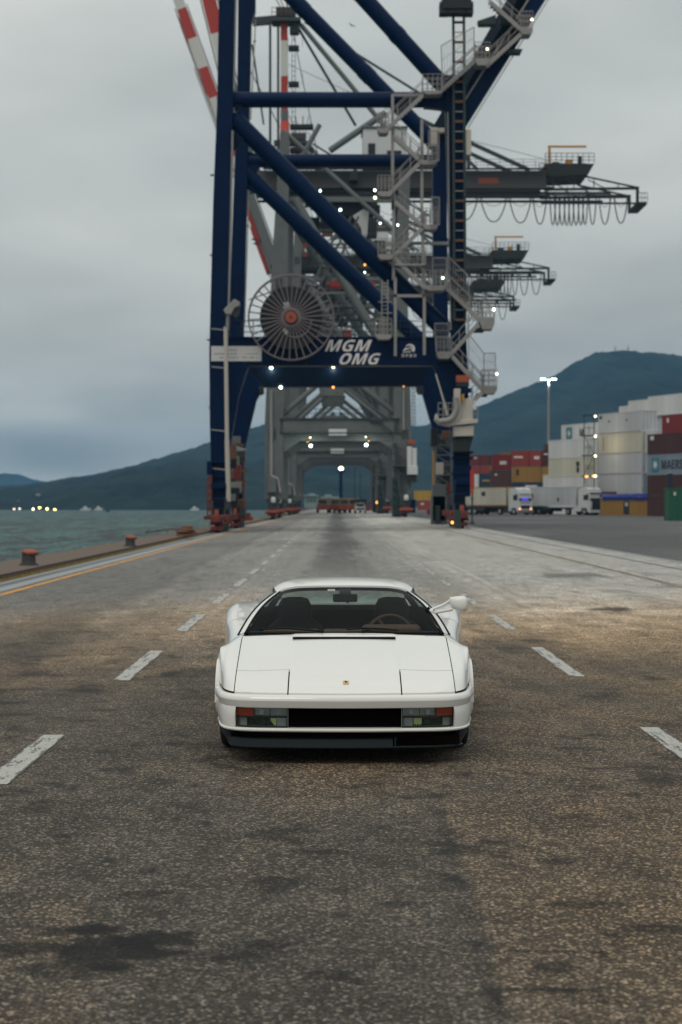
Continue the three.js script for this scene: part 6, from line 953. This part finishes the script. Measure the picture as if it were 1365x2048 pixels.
// ---------------------------------------------------------------- far end of the quay
mat('tractor_orange', [0.36, 0.06, 0.025], 0.5); mat('cab_beige', [0.34, 0.27, 0.14], 0.5);
{
  const make = (px, d, label) => {
    const b = V((px - CX) / F * d, 0, -d), t = thing('terminal_tractor', label, 'tractor', b, 'orange terminal tractors parked across the far quay'); t.base = V(0, 0, 0);
    part('tractor_body', [rbox(2.3, 0.9, 4.6, 0, 1.15, -2.3, 0.1), rbox(2.5, 0.3, 0.4, 0, 0.75, -0.05, 0.06)], M.tractor_orange, t);
    const c = part('tractor_cab', [extrude([[-1.05, 1.5], [-0.95, 2.55], [-0.75, 2.8], [0.75, 2.8], [0.95, 2.55], [1.05, 1.5]], 1.7, 0.06).translate(0, 0, -2.1)], M.cab_beige, t); part('cab_window', [rbox(1.55, 0.75, 0.05, 0, 2.1, -0.41, 0.03)], M.truck_glass, c);
    for (const s of [-1, 1]) for (const z of [-0.7, -3.6]) part('wheel', tube(V(s * 0.75, 0.55, z), V(s * 1.2, 0.55, z), 0.55, 16), M.tyre_rubber, t); part('headlight', [-0.8, 0.8].map((s) => rbox(0.3, 0.2, 0.06, s, 1.15, 0.02, 0.02)), M.lamp_grey, t); return t;
  };
  const t0 = make(646, 350, 'orange terminal tractor standing apart at the left of the far row');
  [[671, 352, 'orange terminal tractor leftmost of the close far group'], [679, 358, 'orange terminal tractor second of the close far group'], [689, 351, 'orange terminal tractor third of the close far group'], [701, 356, 'orange terminal tractor fourth, partly behind the white van'], [711, 361, 'orange terminal tractor fifth, roof showing over the white van']].forEach(([px, d, l]) => { const c = copy(t0, l); c.position.set((px - CX) / F * d, 0, -d); });
  const d = 325, b = V((721 - CX) / F * d, 0, -d), v = thing('pickup_truck', 'pale work pickup facing the camera at the far end of the road', 'pickup', b); v.base = V(0, 0, 0);
  part('pickup_body', [rbox(1.9, 0.7, 4.6, 0, 0.85, -2.3, 0.12, 3), extrude([[-0.9, 1.15], [-0.7, 1.85], [0.7, 1.85], [0.9, 1.15]], 1.6, 0.05).translate(0, 0, -2.7)], M.truck_white, v); part('windshield', rbox(1.35, 0.5, 0.05, 0, 1.5, -1.07, 0.03), M.truck_glass, v); part('load_rack', [rbox(2.3, 0.5, 3, 0, 2.3, -3.6, 0.05), ...[-1, 1].map((s) => bar(V(s, 0.9, -2.9), V(s, 2.2, -2.9), 0.1))], M.equip_dark, v); part('radiator_grille', rbox(1.3, 0.3, 0.05, 0, 0.85, 0.01, 0.02), M.truck_black, v); for (const s of [-1, 1]) { part('wheel', tube(V(s * 0.7, 0.36, -0.8), V(s * 1.0, 0.36, -0.8), 0.36, 14), M.tyre_rubber, v); part('headlight', rbox(0.3, 0.18, 0.05, s * 0.75, 0.95, 0.01, 0.02), M.lamp_silver, v); }
  const mh = at(682.5, 1010, 470), h = thing('mobile_crane', 'slender dark blue mobile crane boom with a lamp, behind the tractors', 'crane', V(mh.x, 0, mh.z)); part('crane_boom', [tube(V(mh.x, 0, mh.z), at(682, 942, 470), 0.5, 10, 0.45), rbox(2, 0.5, 1.2, ...at(683, 943, 470).toArray(), 0.1)], M.crane_blue, h); part('crane_base', rbox(3.2, 2.4, 4, mh.x, 1.2, mh.z, 0.2), M.crane_blue, h); part('lamp', new THREE.SphereGeometry(0.5, 10, 8).scale(1.2, 0.9, 0.9).translate(...at(682.5, 937, 469).toArray()), M.lamp_warm, h);
  for (const [x, l] of [[710, 'thin dark light pole left of its pair beyond the tractors'], [721, 'thin dark light pole right of its pair beyond the tractors']]) solo('light_pole', [tube(at(x, 1012, 520), at(x, x < 715 ? 936 : 950, 520), 0.16, 8, 0.1), rbox(0.9, 0.25, 0.5, ...at(x, x < 715 ? 936 : 950, 520).toArray(), 0.05)], M.equip_dark, l, 'pole', null);
  mat('silo_pale', [0.20, 0.25, 0.23], 0.8);
  const s1 = thing('warehouse', 'pale green warehouse with a low roof at the far quay end, left', 'building', V(at(622, 1015, 700).x, 0, -700)), A = (x, y, d2 = 700) => at(x, y, d2); part('wall', [slab(609, 992, 636, 1016, 700, 20)], M.silo_pale, s1); part('roof', [slab(608, 990, 637, 993, 699, 22, 0.1), slab(618, 987, 630, 990.5, 702, 8, .1)], M.silo_pale, s1); part('window', [614, 621, 628].map((x) => slab(x, 1000, x + 4, 1004, 699.8, 0.3, 0.05)), M.crane_grey_dark, s1);
  const s2 = thing('warehouse', 'pale green warehouse behind the orange tractors at the far quay end', 'building', V(at(660, 1015, 720).x, 0, -720)); part('wall', [slab(643, 996, 682, 1016, 720, 20)], M.silo_pale, s2); part('roof', [slab(642, 993, 683, 997, 719, 22, 0.1), slab(650, 989, 664, 994, 722, 8, .1)], M.silo_pale, s2); part('window', [648, 656, 664, 672].map((x) => slab(x, 1002, x + 4, 1006, 719.8, 0.3, 0.05)), M.crane_grey_dark, s2);
  const r = rng(9); for (const [x, y0, y1, d3, m, l] of [[735, 1006, 1023, 420, CC.darkred, 'dark red container at the far quay end right of the pickup'], [748, 1008, 1023, 415, CC.brown, 'brown container at the far quay end beside the beacon']]) lay(x - 6, x + 6, y0, y1, d3, m, l);
  const bd = 300, bb = V((755 - CX) / F * bd, 0, -bd), be = thing('beacon_post', 'short orange striped beacon post with an amber lamp near the grey cranes', 'beacon', bb); part('beacon_pole', [tube(bb, V(bb.x, 1.9, bb.z), 0.22, 12, 0.15)], M.signal_orange, be); part('lamp', bulb(at(755.5, 1005, bd), 0.26), M.lamp_amber, be); part('pole_band', [0.5, 1.1].map((y) => tube(V(bb.x, y, bb.z), V(bb.x, y + 0.25, bb.z), 0.23, 12)), M.equip_dark, be);
  const wc = at(825, 1022, 330); solo('portable_toilet', [rbox(1.1, 2.2, 1.1, wc.x, yB + 1.1, wc.z, 0.08), rbox(1.2, 0.25, 1.2, wc.x, yB + 2.25, wc.z, 0.08)], M.crane_blue, 'small dark blue cabin right of the grey crane foot', 'cabin');
}
// across the bay: houses, shore lamps, boats, a beacon
mat('house_wall', [0.55, 0.42, 0.36], 0.8); mat('house_roof', [0.30, 0.14, 0.09], 0.8);
{
  const H0 = [[157, 992, 1400, 9, 'small pinkish house high on the headland, right of the shore lamps'], [77, 990, 1500, 6, 'tiny pinkish house above the shore lamps'], [34, 977, 1800, 6, 'tiny pale house on the far left slope'], [142, 1016, 1330, 15, 'long white house at the water’s edge right of the lamps'], [374, 933, 2000, 8, 'pale house high on the wooded hill left of the blue crane'], [262, 949, 1700, 5, 'tiny white house on the crest of the headland'], [38, 1004, 1420, 5, 'tiny pale house near the left edge close to the shore'], [505, 1003, 1320, 5, 'white slender tower house seen between the blue and grey crane legs']];
  for (const [px, py, d, w, l] of H0) { const b = at(px, py + w * 0.25, d), k = d / F, t = thing('hillside_house', l.replace('’', "'"), 'house', b), ww = w * k * 1.3, hh = w * k * 0.6; t.base = V(0, 0, 0); part('wall', box(ww, hh, ww * 0.7, 0, hh / 2, 0), M.house_wall, t); part('roof', extrude([[-ww * 0.56, hh], [0, hh * 1.5], [ww * 0.56, hh]], ww * 0.8).translate(0, 0, -ww * 0.4), M.house_roof, t); part('window', [-0.25, 0.25].map((q) => box(ww * 0.16, hh * 0.35, 0.1, q * ww, hh * 0.55, ww * 0.35 + 0.03)), M.truck_glass, t); }
  const L0 = [[67, 1018.3, 'lamp_warm', 'leftmost bright lamp on the far shore'], [80, 1015.2, 'lamp_yellow', 'yellow shore lamp second from the left, set highest'], [95, 1017.8, 'lamp_yellow', 'yellow shore lamp third from the left'], [110.5, 1019.3, 'lamp_yellow', 'yellow shore lamp rightmost of the bright four'], [29, 1018, 'lamp_dim', 'dim shore lamp left of its pair near the picture edge'], [40, 1017.5, 'lamp_dim', 'dim shore lamp right of its pair near the picture edge']];
  glow('lamp_dim', 1, 0.85, 0.75, 3);
  for (const [px, py, m, l] of L0) { const d = 1190, p = at(px, py, d), b = V(p.x, -2.3, p.z), t = thing('shore_lamp', l, 'lamp', b); part('lamp_post', tube(b, p, 0.15, 6), M.equip_dark, t); part('lamp', new THREE.SphereGeometry(0.62, 10, 8).translate(p.x, p.y, p.z), M[m], t); }
  for (const [px, d, L, l] of [[172, 1120, 6, 'small white motor boat off the far shore, right of the long house'], [198, 1130, 5, 'tiny white boat farthest right of the motor boat'], [390, 1100, 5, 'white boat at the far shore left of the blue crane leg']]) { const b = V((px - CX) / F * d, -2.3, -d), t = thing('motor_boat', l, 'boat', b); t.base = V(0, 0, 0); part('hull', extrude([[-L / 2, 0.2], [-L / 2, 1.1], [L * 0.55, 1.5], [L * 0.4, 0.1]], 2.4, 0.1).translate(0, 0, -1.2), M.white_panel, t); part('cabin', rbox(L * 0.35, 1.2, 1.8, -L * 0.05, 1.9, 0, 0.2), M.white_panel, t); }
  const p = V((216 - CX) / F * 900, -2.3, -900), bu = thing('channel_marker', 'small dark channel marker standing in the water', 'marker', p); part('marker_float', tube(p, V(p.x, p.y + 1.2, p.z), 0.9, 12, 0.7), M.equip_dark, bu); part('marker_post', tube(V(p.x, p.y + 1.2, p.z), V(p.x, p.y + 2.6, p.z), 0.3, 8, 0.25), M.equip_dark, bu);
  for (const [px, h, l] of [[1231, 9, 'thin aerial on the hill summit, left of its pair'], [1257, 10, 'thin aerial on the hill summit, right of its pair']]) { const b = at(px, 704, 2500), k = 2500 / F; solo('radio_mast', [bar(b, V(b.x, b.y + h * k * 1.3, b.z), 1.0), bar(V(b.x - 1.5, b.y + h * k * 0.7, b.z), V(b.x + 1.5, b.y + h * k * 0.7, b.z), 0.5)], M.crane_grey, l, 'aerial', null, b); }
  const gull = at(704, 52, 170), gb = solo('gull', [extrude([[-0.42, 0.02], [-0.2, 0.12], [0, 0.02], [0.2, 0.12], [0.42, -0.02], [0.2, 0.05], [0, -0.05], [-0.2, 0.05]], 0.03).rotateZ(-0.5).translate(gull.x, gull.y, gull.z), new THREE.SphereGeometry(0.08, 8, 6).scale(1.8, 0.8, 0.8).rotateZ(-0.5).translate(gull.x, gull.y, gull.z)], M.crane_grey_dark, 'small dark gull flying in the sky between the blue braces', 'bird', null, gull);
}
renderer.render(scene, camera);
